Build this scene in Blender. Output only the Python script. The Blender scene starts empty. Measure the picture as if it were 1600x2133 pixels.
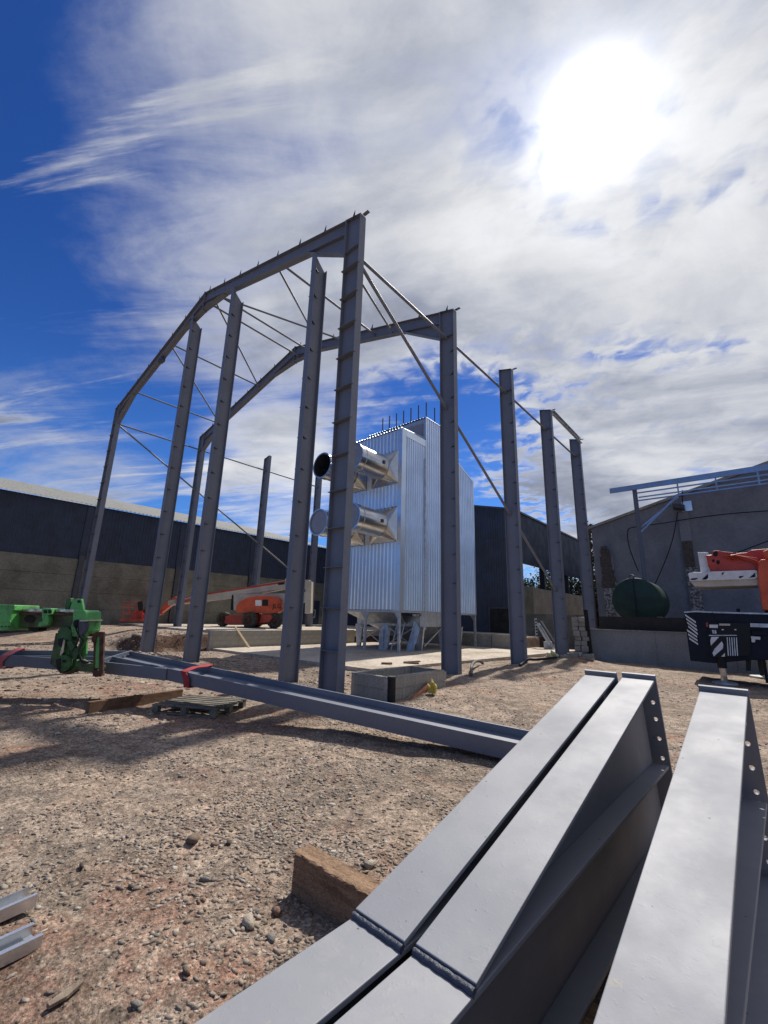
import bpy, bmesh, math, random
import numpy as np
from mathutils import Vector, Matrix
R = math.radians
random.seed(7); rng = np.random.default_rng(11)
sc = bpy.context.scene
COL = sc.collection

# ------------------------------------------------------------------ camera
CAM = Vector((7.109, -6.829, 1.677))
yaw, pit, rol = R(40.845), R(13.802), R(1.607)
_f = Vector((-math.sin(yaw)*math.cos(pit), math.cos(yaw)*math.cos(pit), math.sin(pit)))
_r0 = Vector((math.cos(yaw), math.sin(yaw), 0)); _u0 = _r0.cross(_f)
_r = _r0*math.cos(rol) + _u0*math.sin(rol); _u = -_r0*math.sin(rol) + _u0*math.cos(rol)
cd = bpy.data.cameras.new('camera'); cam = bpy.data.objects.new('camera', cd); COL.objects.link(cam)
cd.sensor_fit = 'HORIZONTAL'; cd.sensor_width = 36; cd.lens = 36*889.18/1600; cd.clip_start = .05; cd.clip_end = 3000
cam.matrix_world = Matrix(((_r.x,_u.x,-_f.x,CAM.x),(_r.y,_u.y,-_f.y,CAM.y),(_r.z,_u.z,-_f.z,CAM.z),(0,0,0,1)))
sc.camera = cam
def ray(px, py): return _f + _r*((px-800)/889.18) - _u*((py-1066.5)/889.18)
def at_d(px, py, d): return CAM + ray(px, py)*d
def at_z(px, py, z): v = ray(px, py); return CAM + v*((z-CAM.z)/v.z)
def at_x(px, py, x): v = ray(px, py); return CAM + v*((x-CAM.x)/v.x)
def at_y(px, py, y): v = ray(px, py); return CAM + v*((y-CAM.y)/v.y)

# ------------------------------------------------------------------ sky and sun
SUN = Vector((-.093, .602, .793)).normalized()
w = bpy.data.worlds.new('World'); sc.world = w; w.use_nodes = True
nt = w.node_tree; nt.nodes.clear()
class NB:
    """tiny node-expression helper"""
    def __init__(s, t): s.t = t
    def n(s, typ, **kw):
        x = s.t.nodes.new(typ)
        for k, v in kw.items(): setattr(x, k, v)
        return x
    def put(s, sock, v):
        if hasattr(v, 'is_linked') or isinstance(v, bpy.types.NodeSocket): s.t.links.new(v, sock)
        else: sock.default_value = v
    def m(s, op, a, b=0.0, c=None, clamp=False):
        x = s.n('ShaderNodeMath', operation=op, use_clamp=clamp)
        s.put(x.inputs[0], a); s.put(x.inputs[1], b)
        if c is not None: s.put(x.inputs[2], c)
        return x.outputs[0]
    def sm(s, v, a, b, lo=0.0, hi=1.0, kind='SMOOTHSTEP'):
        x = s.n('ShaderNodeMapRange', interpolation_type=kind); s.put(x.inputs[0], v)
        for i, q in enumerate((a, b, lo, hi)): s.put(x.inputs[1+i], q)
        return x.outputs[0]
    def mix(s, f, a, b, typ='MIX'):
        x = s.n('ShaderNodeMix', data_type='RGBA', blend_type=typ, clamp_factor=True)
        s.put(x.inputs[0], f)
        for i, q in ((6, a), (7, b)):
            s.put(x.inputs[i], (*q, 1) if isinstance(q, tuple) and len(q) == 3 else q)
        return x.outputs[2]
    def noise(s, vec, scale, detail=4, rough=.55, dist=0.0):
        x = s.n('ShaderNodeTexNoise'); s.put(x.inputs['Vector'], vec)
        x.inputs['Scale'].default_value = scale; x.inputs['Detail'].default_value = detail
        x.inputs['Roughness'].default_value = rough; x.inputs['Distortion'].default_value = dist
        return x.outputs[0]
    def dot(s, v, d):
        x = s.n('ShaderNodeVectorMath', operation='DOT_PRODUCT'); s.put(x.inputs[0], v); x.inputs[1].default_value = d
        return x.outputs['Value']
    def mapv(s, v, scale=(1,1,1), rot=(0,0,0), loc=(0,0,0)):
        x = s.n('ShaderNodeMapping'); s.put(x.inputs[0], v)
        x.inputs['Scale'].default_value = scale; x.inputs['Rotation'].default_value = rot; x.inputs['Location'].default_value = loc
        return x.outputs[0]
b = NB(nt)
D = b.n('ShaderNodeTexCoord').outputs['Generated']
sep = b.n('ShaderNodeSeparateXYZ'); b.put(sep.inputs[0], D)
zz = b.m('ADD', b.m('MAXIMUM', sep.outputs[2], 0.0), .13)
cmb = b.n('ShaderNodeCombineXYZ'); b.put(cmb.inputs[0], b.m('DIVIDE', sep.outputs[0], zz)); b.put(cmb.inputs[1], b.m('DIVIDE', sep.outputs[1], zz))
UV = cmb.outputs[0]
sky = b.n('ShaderNodeTexSky', sky_type='NISHITA', sun_disc=False, sun_elevation=R(52.5), sun_rotation=R(-8.75),
          air_density=1.15, dust_density=.25, ozone_density=3.0)
cs = b.dot(D, SUN)
# cover: layered noise seen on a flat cloud deck, thicker on the sun's side of the sky
n1 = b.noise(b.mapv(UV, loc=(3.1, 1.7, 0)), .8, 9, .62, .35)
UVr = b.mapv(UV, rot=(0, 0, R(-33)))
n2 = b.noise(b.mapv(UVr, scale=(.42, 1.7, 1), loc=(1.3, 4.2, 0)), 1.5, 9, .62, .6)
n3 = b.noise(b.mapv(UV, loc=(7.7, 2.3, 0)), 13, 3, .5, .5)
def lobe(v, r0, r1): return b.sm(b.dot(D, Vector(v).normalized()), math.cos(R(r0)), math.cos(R(r1)))
bias = b.m('ADD', b.dot(D, (.149, .111, .217)), -.036)
cov = b.m('ADD', b.m('MULTIPLY', n1, .46), b.m('MULTIPLY', n2, .70))
cov = b.m('ADD', cov, b.m('MULTIPLY', bias, .98))
cov = b.m('ADD', cov, .012)
cov = b.m('ADD', cov, b.m('MULTIPLY', lobe((-.80, .525, .285), 12, 2), .20))      # white bank low over the shed
cov = b.m('SUBTRACT', cov, b.m('MULTIPLY', lobe((-.52, .76, .36), 15, 4), .10))  # clear patch behind the dryer
cov = b.m('SUBTRACT', cov, b.m('MULTIPLY', lobe((-.93, .10, .50), 24, 8), .03))  # clear patch on the left
cov = b.m('ADD', cov, b.m('MULTIPLY', lobe((-.62, .38, .69), 30, 6), .12))
cov = b.m('ADD', cov, b.m('MULTIPLY', lobe((.02, .96, .30), 28, 5), .17))
cov = b.m('ADD', cov, b.m('MULTIPLY', lobe((-.962, .112, .22), 17, 3), .22))
cov = b.m('ADD', cov, b.m('MULTIPLY', lobe((-.183, .961, .215), 9, 2), .12))
n4 = b.noise(b.mapv(UVr, scale=(.30, 2.6, 1), loc=(5.3, .4, 0)), 2.0, 8, .62, .8)
cirrus = b.m('MULTIPLY', b.sm(n4, .53, .70), lobe((-.85, .12, .51), 46, 18))
cov = b.m('ADD', cov, b.m('MULTIPLY', cirrus, .15))
cov = b.m('ADD', cov, b.m('MULTIPLY', lobe((-0.286, 0.751, 0.595), 11, 3), .11))
rip = b.sm(n3, .36, .64, -.5, .5)
edge = b.m('SUBTRACT', 1.0, b.m('ABSOLUTE', b.m('MULTIPLY', b.m('SUBTRACT', cov, .71), 5.0)), clamp=True)
edge = b.m('MULTIPLY', edge, b.sm(b.dot(D, Vector((-.10, .90, .42)).normalized()), .75, .95))
cov = b.m('ADD', cov, b.m('MULTIPLY', b.m('MULTIPLY', rip, edge), .20))
mask = b.sm(cov, .545, .85)
# brightness of the cloud: forward scatter round the sun, greyer where it is thick
tn = b.noise(b.mapv(UVr, scale=(.75, 1.3, 1), loc=(9.2, 5.5, 0)), 1.2, 8, .58, .5)
thick = b.sm(tn, .36, .66)
lum = b.m('ADD', .58, b.m('MULTIPLY', b.sm(cs, .45, .95), .14))
lum = b.m('SUBTRACT', lum, b.m('MULTIPLY', thick, b.sm(mask, .5, 1.0, 0.0, .33)))
lum = b.m('ADD', lum, b.m('MULTIPLY', b.m('MULTIPLY', rip, edge), .12))
lum = b.m('ADD', lum, b.m('MULTIPLY', b.sm(b.noise(UV, 4.5, 8, .65, .6), .3, .7, -1.0, 1.0), .055))
lum = b.m('ADD', lum, b.m('MULTIPLY', b.sm(cs, math.cos(R(24)), math.cos(R(5)), kind='SMOOTHERSTEP'), .14))
lum = b.m('ADD', lum, b.m('MULTIPLY', lobe((-.80, .525, .293), 14, 4), .20))
ccol = b.mix(b.sm(lum, .3, .8), (.86, .93, 1.13), (.985, 1.0, 1.03))
sc_ = b.n('ShaderNodeVectorMath', operation='SCALE'); b.put(sc_.inputs[0], ccol); b.put(sc_.inputs['Scale'], lum)
sk2 = b.n('ShaderNodeVectorMath', operation='MULTIPLY'); b.put(sk2.inputs[0], sky.outputs[0]); b.put(sk2.inputs[1], b.mix(b.sm(sep.outputs[2], .62, .08), (.0165, .039, .086), (.033, .064, .118)))
col = b.mix(b.m('MULTIPLY', mask, .97), sk2.outputs[0], sc_.outputs[0])
ang2 = b.m('MULTIPLY', b.m('SUBTRACT', 1.0, cs), 2.0)
def gauss(sig): return b.m('EXPONENT', b.m('MULTIPLY', ang2, -1.0/R(sig)**2))
glow = b.m('ADD', b.m('MULTIPLY', gauss(2.8), 3.2), b.m('MULTIPLY', gauss(6.6), .42))
gl = b.n('ShaderNodeCombineXYZ'); b.put(gl.inputs[0], glow); b.put(gl.inputs[1], glow); b.put(gl.inputs[2], glow)
add = b.n('ShaderNodeVectorMath', operation='ADD'); b.put(add.inputs[0], col); b.put(add.inputs[1], gl.outputs[0])
bg = b.n('ShaderNodeBackground'); b.put(bg.inputs[0], add.outputs[0]); bg.inputs[1].default_value = 1.0
wo = b.n('ShaderNodeOutputWorld'); nt.links.new(bg.outputs[0], wo.inputs[0])
sd = bpy.data.lights.new('sun', 'SUN'); sd.energy = 5.0; sd.angle = R(1.1); sd.color = (1, .95, .87)
sun = bpy.data.objects.new('sun', sd); COL.objects.link(sun); sun.rotation_euler = SUN.to_track_quat('Z', 'Y').to_euler(); sun.location = (0, 0, 40)
sc.view_settings.view_transform = 'Standard'; sc.view_settings.look = 'None'; sc.view_settings.gamma = 1; sc.view_settings.exposure = 0.0
sc.render.engine = 'CYCLES'; sc.cycles.use_denoising = True
sc.cycles.max_bounces = 8; sc.cycles.caustics_reflective = False; sc.cycles.caustics_refractive = False

# ------------------------------------------------------------------ materials
M = {}
def mat(name, base, rough=.6, metal=0.0, col2=None, scale=2.5, lo=.35, hi=.68, bump=0.0, bscale=40, spec=.5, fine=.12, rvar=.1, stretch=(1,1,1), detail=6):
    m = bpy.data.materials.new(name); m.use_nodes = True; t = m.node_tree
    p = t.nodes['Principled BSDF']; k = NB(t)
    co = k.mapv(k.n('ShaderNodeTexCoord').outputs['Object'], scale=stretch)
    c2 = col2 or tuple(x*.78 for x in base)
    n = k.noise(co, scale, detail, .62, .2)
    c = k.mix(k.sm(n, lo, hi), base, c2)
    if fine:
        g = k.noise(co, scale*17, 3, .6)
        c = k.mix(fine*2, c, k.mix(k.sm(g, .3, .7), (0,0,0), (1,1,1)), 'SOFT_LIGHT')
    k.put(p.inputs['Base Color'], c)
    k.put(p.inputs['Roughness'], k.sm(n, .3, .7, max(0, rough-rvar), min(1, rough+rvar)))
    p.inputs['Metallic'].default_value = metal; p.inputs['Specular IOR Level'].default_value = spec
    if bump:
        bn = k.n('ShaderNodeBump'); bn.inputs['Strength'].default_value = bump; bn.inputs['Distance'].default_value = .01
        k.put(bn.inputs['Height'], k.noise(co, bscale, 5, .6)); k.put(p.inputs['Normal'], bn.outputs[0])
    M[name] = m
    return m
mat('steel', (.152, .165, .205), .58, col2=(.134, .146, .185), scale=1.1, fine=.03, spec=.75, rvar=.05)
mat('steel_dark', (.055, .06, .078), .5, fine=.03)
mat('galv', (.76, .85, .96), .34, .78, col2=(.67, .76, .87), scale=.9, fine=.0, rvar=.05)
mat('galv_dull', (.58, .61, .65), .48, .7, col2=(.40, .43, .46), scale=4, fine=.15)
mat('duct', (.60, .60, .60), .22, .95, col2=(.5, .5, .5), scale=2, fine=.03, rvar=.05)
mat('duct_in', (.012, .012, .013), .9)
mat('film', (.28, .30, .36), .35, col2=(.24, .26, .32), scale=2)
mat('navy', (.027, .040, .078), .5, col2=(.022, .03, .05), scale=1.2, fine=.06)
mat('roof_cement', (.33, .32, .29), .9, col2=(.25, .25, .22), scale=1.3, bump=.2)
mat('concrete', (.185, .18, .147), .9, col2=(.115, .112, .09), scale=.7, bump=.1, bscale=10, fine=.1)
mat('concrete_pale', (.34, .32, .285), .9, col2=(.25, .235, .205), scale=.9, bump=.2, bscale=22, fine=.2)
mat('slab', (.50, .43, .35), .85, col2=(.34, .28, .215), scale=.55, lo=.40, hi=.72, bump=.2, bscale=25, fine=.2)
mat('render_grey', (.215, .22, .235), .9, col2=(.165, .168, .185), scale=.5, bump=.05, bscale=6, fine=.05)
mat('block', (.35, .325, .28), .95, col2=(.24, .22, .185), scale=2.2, bump=.2, bscale=60, fine=.15)
mat('mortar', (.40, .38, .33), .95)
mat('bund', (.27, .275, .27), .9, col2=(.23, .235, .23), scale=1.4, bump=.15)
mat('dark_board', (.028, .025, .022), .9, col2=(.05, .045, .04), scale=3)
mat('brick', (.105, .08, .065), .95, col2=(.055, .046, .04), scale=9, bump=.6, bscale=18, fine=.3)
mat('whitewash', (.33, .33, .33), .95, col2=(.11, .085, .07), scale=6, lo=.42, hi=.56, bump=.5)
mat('soil', (.13, .075, .05), 1, col2=(.07, .038, .026), scale=3, bump=.9, bscale=12, fine=.4)
mat('timber', (.27, .165, .095), .85, col2=(.14, .082, .046), scale=3, stretch=(1, 7, 7), bump=.4, bscale=30, fine=.3)
mat('timber_y', (.175, .10, .058), .88, col2=(.10, .055, .032), scale=3, stretch=(7, 1, 7), bump=.4, bscale=30, fine=.3)
mat('timber_cut', (.42, .27, .15), .85, col2=(.28, .17, .09), scale=8, bump=.5)
mat('timber_new', (.52, .40, .26), .8, col2=(.40, .29, .17), scale=6, stretch=(6, 6, 1))
mat('pallet', (.20, .18, .145), .92, col2=(.11, .10, .08), scale=5, bump=.4, fine=.3)
mat('orange', (.62, .085, .012), .38, col2=(.42, .055, .012), scale=2, fine=.1)
mat('orange_red', (.52, .045, .012), .35, col2=(.34, .028, .01), scale=2, fine=.1)
mat('cream', (.55, .50, .40), .5, col2=(.43, .39, .30), scale=2, fine=.12)
mat('rubber', (.03, .029, .027), .85, col2=(.085, .075, .06), scale=5, bump=.4, fine=.2)
mat('black', (.010, .010, .012), .5, col2=(.018, .018, .02), spec=.25)
mat('black_matt', (.014, .013, .013), .85)
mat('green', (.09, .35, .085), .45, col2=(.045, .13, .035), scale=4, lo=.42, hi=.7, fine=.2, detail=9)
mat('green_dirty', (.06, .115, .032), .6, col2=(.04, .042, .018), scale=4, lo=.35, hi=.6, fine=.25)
mat('green_dark', (.026, .105, .018), .5, col2=(.02, .035, .012), scale=4, lo=.4, hi=.7, fine=.2)  # telehandler green darkened, the carriage's shade put into the paint colour
mat('rust', (.10, .042, .022), .85, col2=(.045, .022, .014), scale=7, bump=.4)
mat('chrome', (.6, .58, .55), .25, .9, col2=(.25, .22, .18), scale=6)
mat('strap_red', (.42, .045, .05), .8, col2=(.30, .028, .035), scale=6, bump=.3, bscale=120)
mat('strap_pink', (.62, .17, .19), .8, col2=(.48, .10, .12), scale=6, bump=.3, bscale=120)
mat('tank_green', (.004, .036, .023), .6, col2=(.007, .026, .018), scale=1.5)
mat('crane_navy', (.008, .011, .024), .42, col2=(.006, .008, .016), spec=.2)
mat('white', (.72, .72, .70), .4, col2=(.6, .6, .58), scale=4)
mat('signal_white', (.75, .75, .73), .5)
mat('pipe_orange', (.40, .13, .06), .6, col2=(.3, .09, .04))
mat('bag_yellow', (.62, .50, .10), .6, col2=(.45, .36, .06), scale=8)
mat('bag_pale', (.66, .62, .36), .6, col2=(.5, .46, .22), scale=8)
mat('hose_grey', (.12, .12, .115), .6, col2=(.07, .07, .07))
mat('glass', (.25, .32, .4), .1, 0)
mat('wood_scrap', (.27, .215, .16), .95, col2=(.18, .14, .105), scale=25, bump=.5)
mat('galv_blue', (.33, .39, .49), .40, .85, col2=(.27, .33, .42), scale=2, fine=.05)  # galvanising with the reflected sky blue put into its base colour
mat('bark', (.07, .055, .04), .95, bump=.8)
mat('weld', (.055, .06, .085), .4, col2=(.035, .04, .06), scale=40, bump=.6, bscale=90)
for i, c in enumerate(((.05, .075, .022), (.075, .10, .03), (.035, .052, .018))):
    m = mat('leaf%d' % i, c, .6, col2=tuple(x*.6 for x in c), scale=3)

# ------------------------------------------------------------------ mesh builder
class MB:
    def __init__(s): s.v = []; s.f = []; s.mi = []; s.cur = 0
    def add(s, vs, fs):
        o = len(s.v); s.v += [tuple(q) for q in vs]; s.f += [tuple(i+o for i in q) for q in fs]; s.mi += [s.cur]*len(fs); return s
    def box(s, x0, x1, y0, y1, z0, z1):
        return s.add([(x0,y0,z0),(x1,y0,z0),(x1,y1,z0),(x0,y1,z0),(x0,y0,z1),(x1,y0,z1),(x1,y1,z1),(x0,y1,z1)],
                     [(0,3,2,1),(4,5,6,7),(0,1,5,4),(1,2,6,5),(2,3,7,6),(3,0,4,7)])
    def hexa(s, q): return s.add(q, [(0,3,2,1),(4,5,6,7),(0,1,5,4),(1,2,6,5),(2,3,7,6),(3,0,4,7)])
    def prism(s, poly, off):
        n = len(poly); off = Vector(off); vs = [Vector(p) for p in poly]; vs += [p+off for p in vs]
        return s.add(vs, [tuple(range(n))[::-1], tuple(range(n, 2*n))] + [(i, (i+1) % n, n+(i+1) % n, n+i) for i in range(n)])
    def bar(s, p0, p1, side, wid, hei):
        """rectangular bar, wid along side, hei along axis x side"""
        p0, p1 = Vector(p0), Vector(p1); a = (p1-p0).normalized(); sd_ = Vector(side); sd_ = (sd_-a*sd_.dot(a)).normalized(); u = a.cross(sd_)
        q = []
        for p in (p0, p1):
            for i, j in ((-1,-1),(1,-1),(1,1),(-1,1)): q.append(p+sd_*(i*wid/2)+u*(j*hei/2))
        return s.hexa(q)
    def ibeam(s, p0, p1, dep, Dp, bf, tf=.02, tw=.012):
        p0, p1 = Vector(p0), Vector(p1); a = (p1-p0).normalized(); d = Vector(dep); d = (d-a*d.dot(a)).normalized(); g = a.cross(d)
        prof = [(-bf/2,-Dp/2),(bf/2,-Dp/2),(bf/2,-Dp/2+tf),(tw/2,-Dp/2+tf),(tw/2,Dp/2-tf),(bf/2,Dp/2-tf),(bf/2,Dp/2),(-bf/2,Dp/2),(-bf/2,Dp/2-tf),(-tw/2,Dp/2-tf),(-tw/2,-Dp/2+tf),(-bf/2,-Dp/2+tf)]
        vs = [p+g*x+d*y for p in (p0, p1) for x, y in prof]
        fs = [(i, (i+1) % 12, 12+(i+1) % 12, 12+i) for i in range(12)]
        for o in (0, 12): fs += [(o, o+1, o+2, o+11), (o+10, o+3, o+4, o+9), (o+8, o+5, o+6, o+7)]
        return s.add(vs, fs)
    def tube(s, p0, p1, r0, r1=None, n=10, cap=True):
        p0, p1 = Vector(p0), Vector(p1); r1 = r0 if r1 is None else r1; a = (p1-p0).normalized()
        x = a.orthogonal().normalized(); y = a.cross(x)
        vs = [p+(x*math.cos(2*math.pi*i/n)+y*math.sin(2*math.pi*i/n))*r for p, r in ((p0,r0),(p1,r1)) for i in range(n)]
        fs = [(i, (i+1) % n, n+(i+1) % n, n+i) for i in range(n)]
        if cap: fs += [tuple(range(n))[::-1], tuple(range(n, 2*n))]
        return s.add(vs, fs)
    def path(s, pts, r, n=8):
        pts = [Vector(p) for p in pts]; vs = []; fs = []
        x = None
        for i, p in enumerate(pts):
            a = (pts[min(i+1, len(pts)-1)]-pts[max(i-1, 0)]).normalized()
            x = a.orthogonal().normalized() if x is None else (x-a*x.dot(a)).normalized(); y = a.cross(x)
            rr = r[i] if isinstance(r, (list, tuple)) else r
            vs += [p+(x*math.cos(2*math.pi*k/n)+y*math.sin(2*math.pi*k/n))*rr for k in range(n)]
        for i in range(len(pts)-1):
            for k in range(n): fs.append((i*n+k, i*n+(k+1) % n, (i+1)*n+(k+1) % n, (i+1)*n+k))
        fs += [tuple(range(n))[::-1], tuple(range((len(pts)-1)*n, len(pts)*n))]
        return s.add(vs, fs)
    def lathe(s, c, ax, prof, n=28):
        c = Vector(c); a = Vector(ax).normalized(); x = a.orthogonal().normalized(); y = a.cross(x); vs = []; fs = []
        for t, r in prof: vs += [c+a*t+(x*math.cos(2*math.pi*i/n)+y*math.sin(2*math.pi*i/n))*r for i in range(n)]
        for j in range(len(prof)-1):
            for i in range(n): fs.append((j*n+i, j*n+(i+1) % n, (j+1)*n+(i+1) % n, (j+1)*n+i))
        return s.add(vs, fs)
    def corr(s, o, U, V, pitch, amp, th=.004, shape='trap', top=None):
        """profiled sheet: from o along U (width) and V (rib direction), ribs standing out along U x V; top(t)= extra length along V"""
        o, U, V = Vector(o), Vector(U), Vector(V); N = U.cross(V).normalized(); L = U.length; n = max(1, round(L/pitch)); pl = L/n; us = []
        for i in range(n):
            if shape == 'trap': us += [(i*pl, 0), (i*pl+pl*.45, 0), (i*pl+pl*.58, amp), (i*pl+pl*.87, amp)]
            else: us += [(i*pl+pl*k/6, amp*.5*(1-math.cos(2*math.pi*k/6))) for k in range(6)]
        us.append((L, 0)); ud = U.normalized(); vs = []
        for x, h in us:
            e = V if top is None else V.normalized()*(V.length+top(x/L))
            q = o+ud*x+N*h; vs += [q, q+e, q-N*th, q+e-N*th]
        fs = []
        for i in range(len(us)-1):
            a, c = 4*i, 4*i+4; fs += [(a, c, c+1, a+1), (a+2, a+3, c+3, c+2), (a+1, c+1, c+3, a+3), (a, a+2, c+2, c)]
        e = 4*(len(us)-1); fs += [(0, 1, 3, 2), (e, e+2, e+3, e+1)]
        return s.add(vs, fs)
    def xf(s, m, start=0):
        s.v[start:] = [tuple(m @ Vector(q)) for q in s.v[start:]]; return s
    def mesh(s, name, mats, smooth=None, off=Vector((0,0,0))):
        me = bpy.data.meshes.new(name)
        me.from_pydata([(x-off.x, y-off.y, z-off.z) for x, y, z in s.v], [], s.f)
        for m in (mats if isinstance(mats, (list, tuple)) else [mats]): me.materials.append(M[m] if isinstance(m, str) else m)
        if any(s.mi): me.polygons.foreach_set('material_index', s.mi)
        bm = bmesh.new(); bm.from_mesh(me); bmesh.ops.recalc_face_normals(bm, faces=bm.faces); bm.to_mesh(me); bm.free()
        if smooth:
            me.polygons.foreach_set('use_smooth', [True]*len(me.polygons)); me.set_sharp_from_angle(angle=R(smooth))
        return me
    def build(s, name, mats, parent=None, smooth=None, bevel=0, wob=0):
        if wob: s.v = [tuple(c+random.uniform(-wob, wob) for c in q) for q in s.v]
        if parent is None:
            a = np.array(s.v); off = Vector((float(a[:,0].mean()), float(a[:,1].mean()), float(a[:,2].min())))
        else: off = rootof(parent).location
        o = bpy.data.objects.new(name, s.mesh(name, mats, smooth, off)); COL.objects.link(o)
        if parent is None: o.location = off
        else: o.parent = parent
        if bevel:
            bv = o.modifiers.new('bevel', 'BEVEL'); bv.width = bevel; bv.segments = 2; bv.limit_method = 'ANGLE'; bv.angle_limit = R(40)
        return o
def rootof(o):
    while o.parent: o = o.parent
    return o
def tag(o, label, cat, group=None, kind=None):
    if label: o['label'] = label
    if cat: o['category'] = cat
    if group: o['group'] = group
    if kind: o['kind'] = kind
    return o
def thing(name, label, cat, loc, group=None):
    o = bpy.data.objects.new(name, None); COL.objects.link(o); o.location = loc; o.empty_display_size = .3
    return tag(o, label, cat, group)
def struct(o): o['kind'] = 'structure'; return o
def inst(me, name, parent, pos, rot=(0,0,0), scale=(1,1,1)):
    """a piece that shares mesh data; pos in world when there is a parent chain without rotation"""
    o = bpy.data.objects.new(name, me); COL.objects.link(o); o.rotation_euler = rot; o.scale = scale
    p = Vector(pos)
    if parent: o.parent = parent; p = p-rootof(parent).location
    o.location = p
    return o

# ------------------------------------------------------------------ ground
def vnoise(x, y, s, seed=0):
    x = np.asarray(x, float)/s; y = np.asarray(y, float)/s; xi = np.floor(x); yi = np.floor(y); fx = x-xi; fy = y-yi
    fx = fx*fx*(3-2*fx); fy = fy*fy*(3-2*fy)
    h = lambda a, c: np.modf(np.abs(np.sin(a*127.1+c*311.7+seed*74.7)*43758.5453))[0]
    return (h(xi,yi)*(1-fx)+h(xi+1,yi)*fx)*(1-fy)+(h(xi,yi+1)*(1-fx)+h(xi+1,yi+1)*fx)*fy
def sst(v): v = np.clip(v, 0, 1); return v*v*(3-2*v)
def hgt(x, y):
    x = np.asarray(x, float); y = np.asarray(y, float)
    z = (vnoise(x, y, 2.3, 1)-.5)*.09+(vnoise(x, y, .8, 2)-.5)*.05+(vnoise(x, y, .27, 3)-.5)*.026+(vnoise(x, y, .11, 4)-.5)*.014
    z *= .35+.65*sst((np.hypot(x-7, y+6.8))/3)
    n = (vnoise(x, y, .9, 5)-.5)*.5+(vnoise(x, y, .3, 6)-.5)*.25
    ter = sst((-11.95-x+n*.3)/.30)*sst((y-.1+n*.6+np.clip((-13.5-x)*.35, 0, 4))/(.45+np.clip((-13.2-x)*.9, 0, 6)))
    ter2 = sst((y-17.35)/.2)*sst((-3.6-x)/.3)
    z = z*(1-.7*np.maximum(ter, ter2))+.70*np.maximum(ter, ter2)
    # spoil heaps beside the slab and the pit
    for cx, cy, rx, ry, hh in ((.75, 6.6, .8, 1.5, .16), (.3, 9.8, .7, 1.6, .15), (.4, 12.6, .8, 1.3, .12), (1.9, 2.2, 1.1, 1.2, .16), (-.6, 2.6, .6, .7, .10),
                               (-9.9, -.6, 1.6, .7, .22), (-8.5, .2, 1.6, .8, .12), (-13.2, -1.0, 1.6, .7, .2), (.9, 14.1, .7, .6, .25), (-3.6, 1.7, 2.6, .9, -.10), (-8.2, 2.3, 3, .8, -.12)):
        z = z+hh*np.exp(-((x-cx)/rx)**2-((y-cy)/ry)**2)*(.75+n)
    slab = ((x > -11.75) & (x < -2.0) & (y > 3.6) & (y < 17.2)) | ((x < -12.2) & (y > 4.0)) | ((x < -5.9) & (y > 17.6))
    return np.where(slab, np.minimum(z, np.where((x < -12.0) | (y > 17.4), .66, -.02)), z)
def axis(parts):
    out = []
    for a, c, st in parts: out += list(np.arange(a, c, st))
    return np.array(out+[parts[-1][1]])
gx_ = axis([(-900,-100,100),(-100,-32,8),(-32,-14,.5),(-14,-4,.16),(-4,9,.055),(9,16,.35),(16,60,6),(60,900,120)])
gy_ = axis([(-500,-30,60),(-30,-8.5,2.5),(-8.5,2.5,.055),(2.5,18.5,.2),(18.5,40,1.2),(40,110,10),(110,1500,140)])
GX, GY = np.meshgrid(gx_, gy_); GZ = hgt(GX, GY)
nx, ny = len(gx_), len(gy_); idx = np.arange(nx*ny).reshape(ny, nx)
q = np.stack([idx[:-1,:-1], idx[:-1,1:], idx[1:,1:], idx[1:,:-1]], -1).reshape(-1, 4)
def fastmesh(name, V, F):
    me = bpy.data.meshes.new(name); k = F.shape[1]
    me.vertices.add(len(V)); me.vertices.foreach_set('co', np.ascontiguousarray(V, np.float32).ravel())
    me.loops.add(F.size); me.loops.foreach_set('vertex_index', F.astype(np.int32).ravel())
    me.polygons.add(len(F)); me.polygons.foreach_set('loop_start', np.arange(0, F.size, k, dtype=np.int32)); 
    me.update(calc_edges=True); return me
gm = fastmesh('ground', np.stack([GX, GY, GZ], -1).reshape(-1, 3), q); gm.polygons.foreach_set('use_smooth', np.ones(len(q), bool))
ground = bpy.data.objects.new('ground', gm); COL.objects.link(ground); struct(ground)
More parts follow.
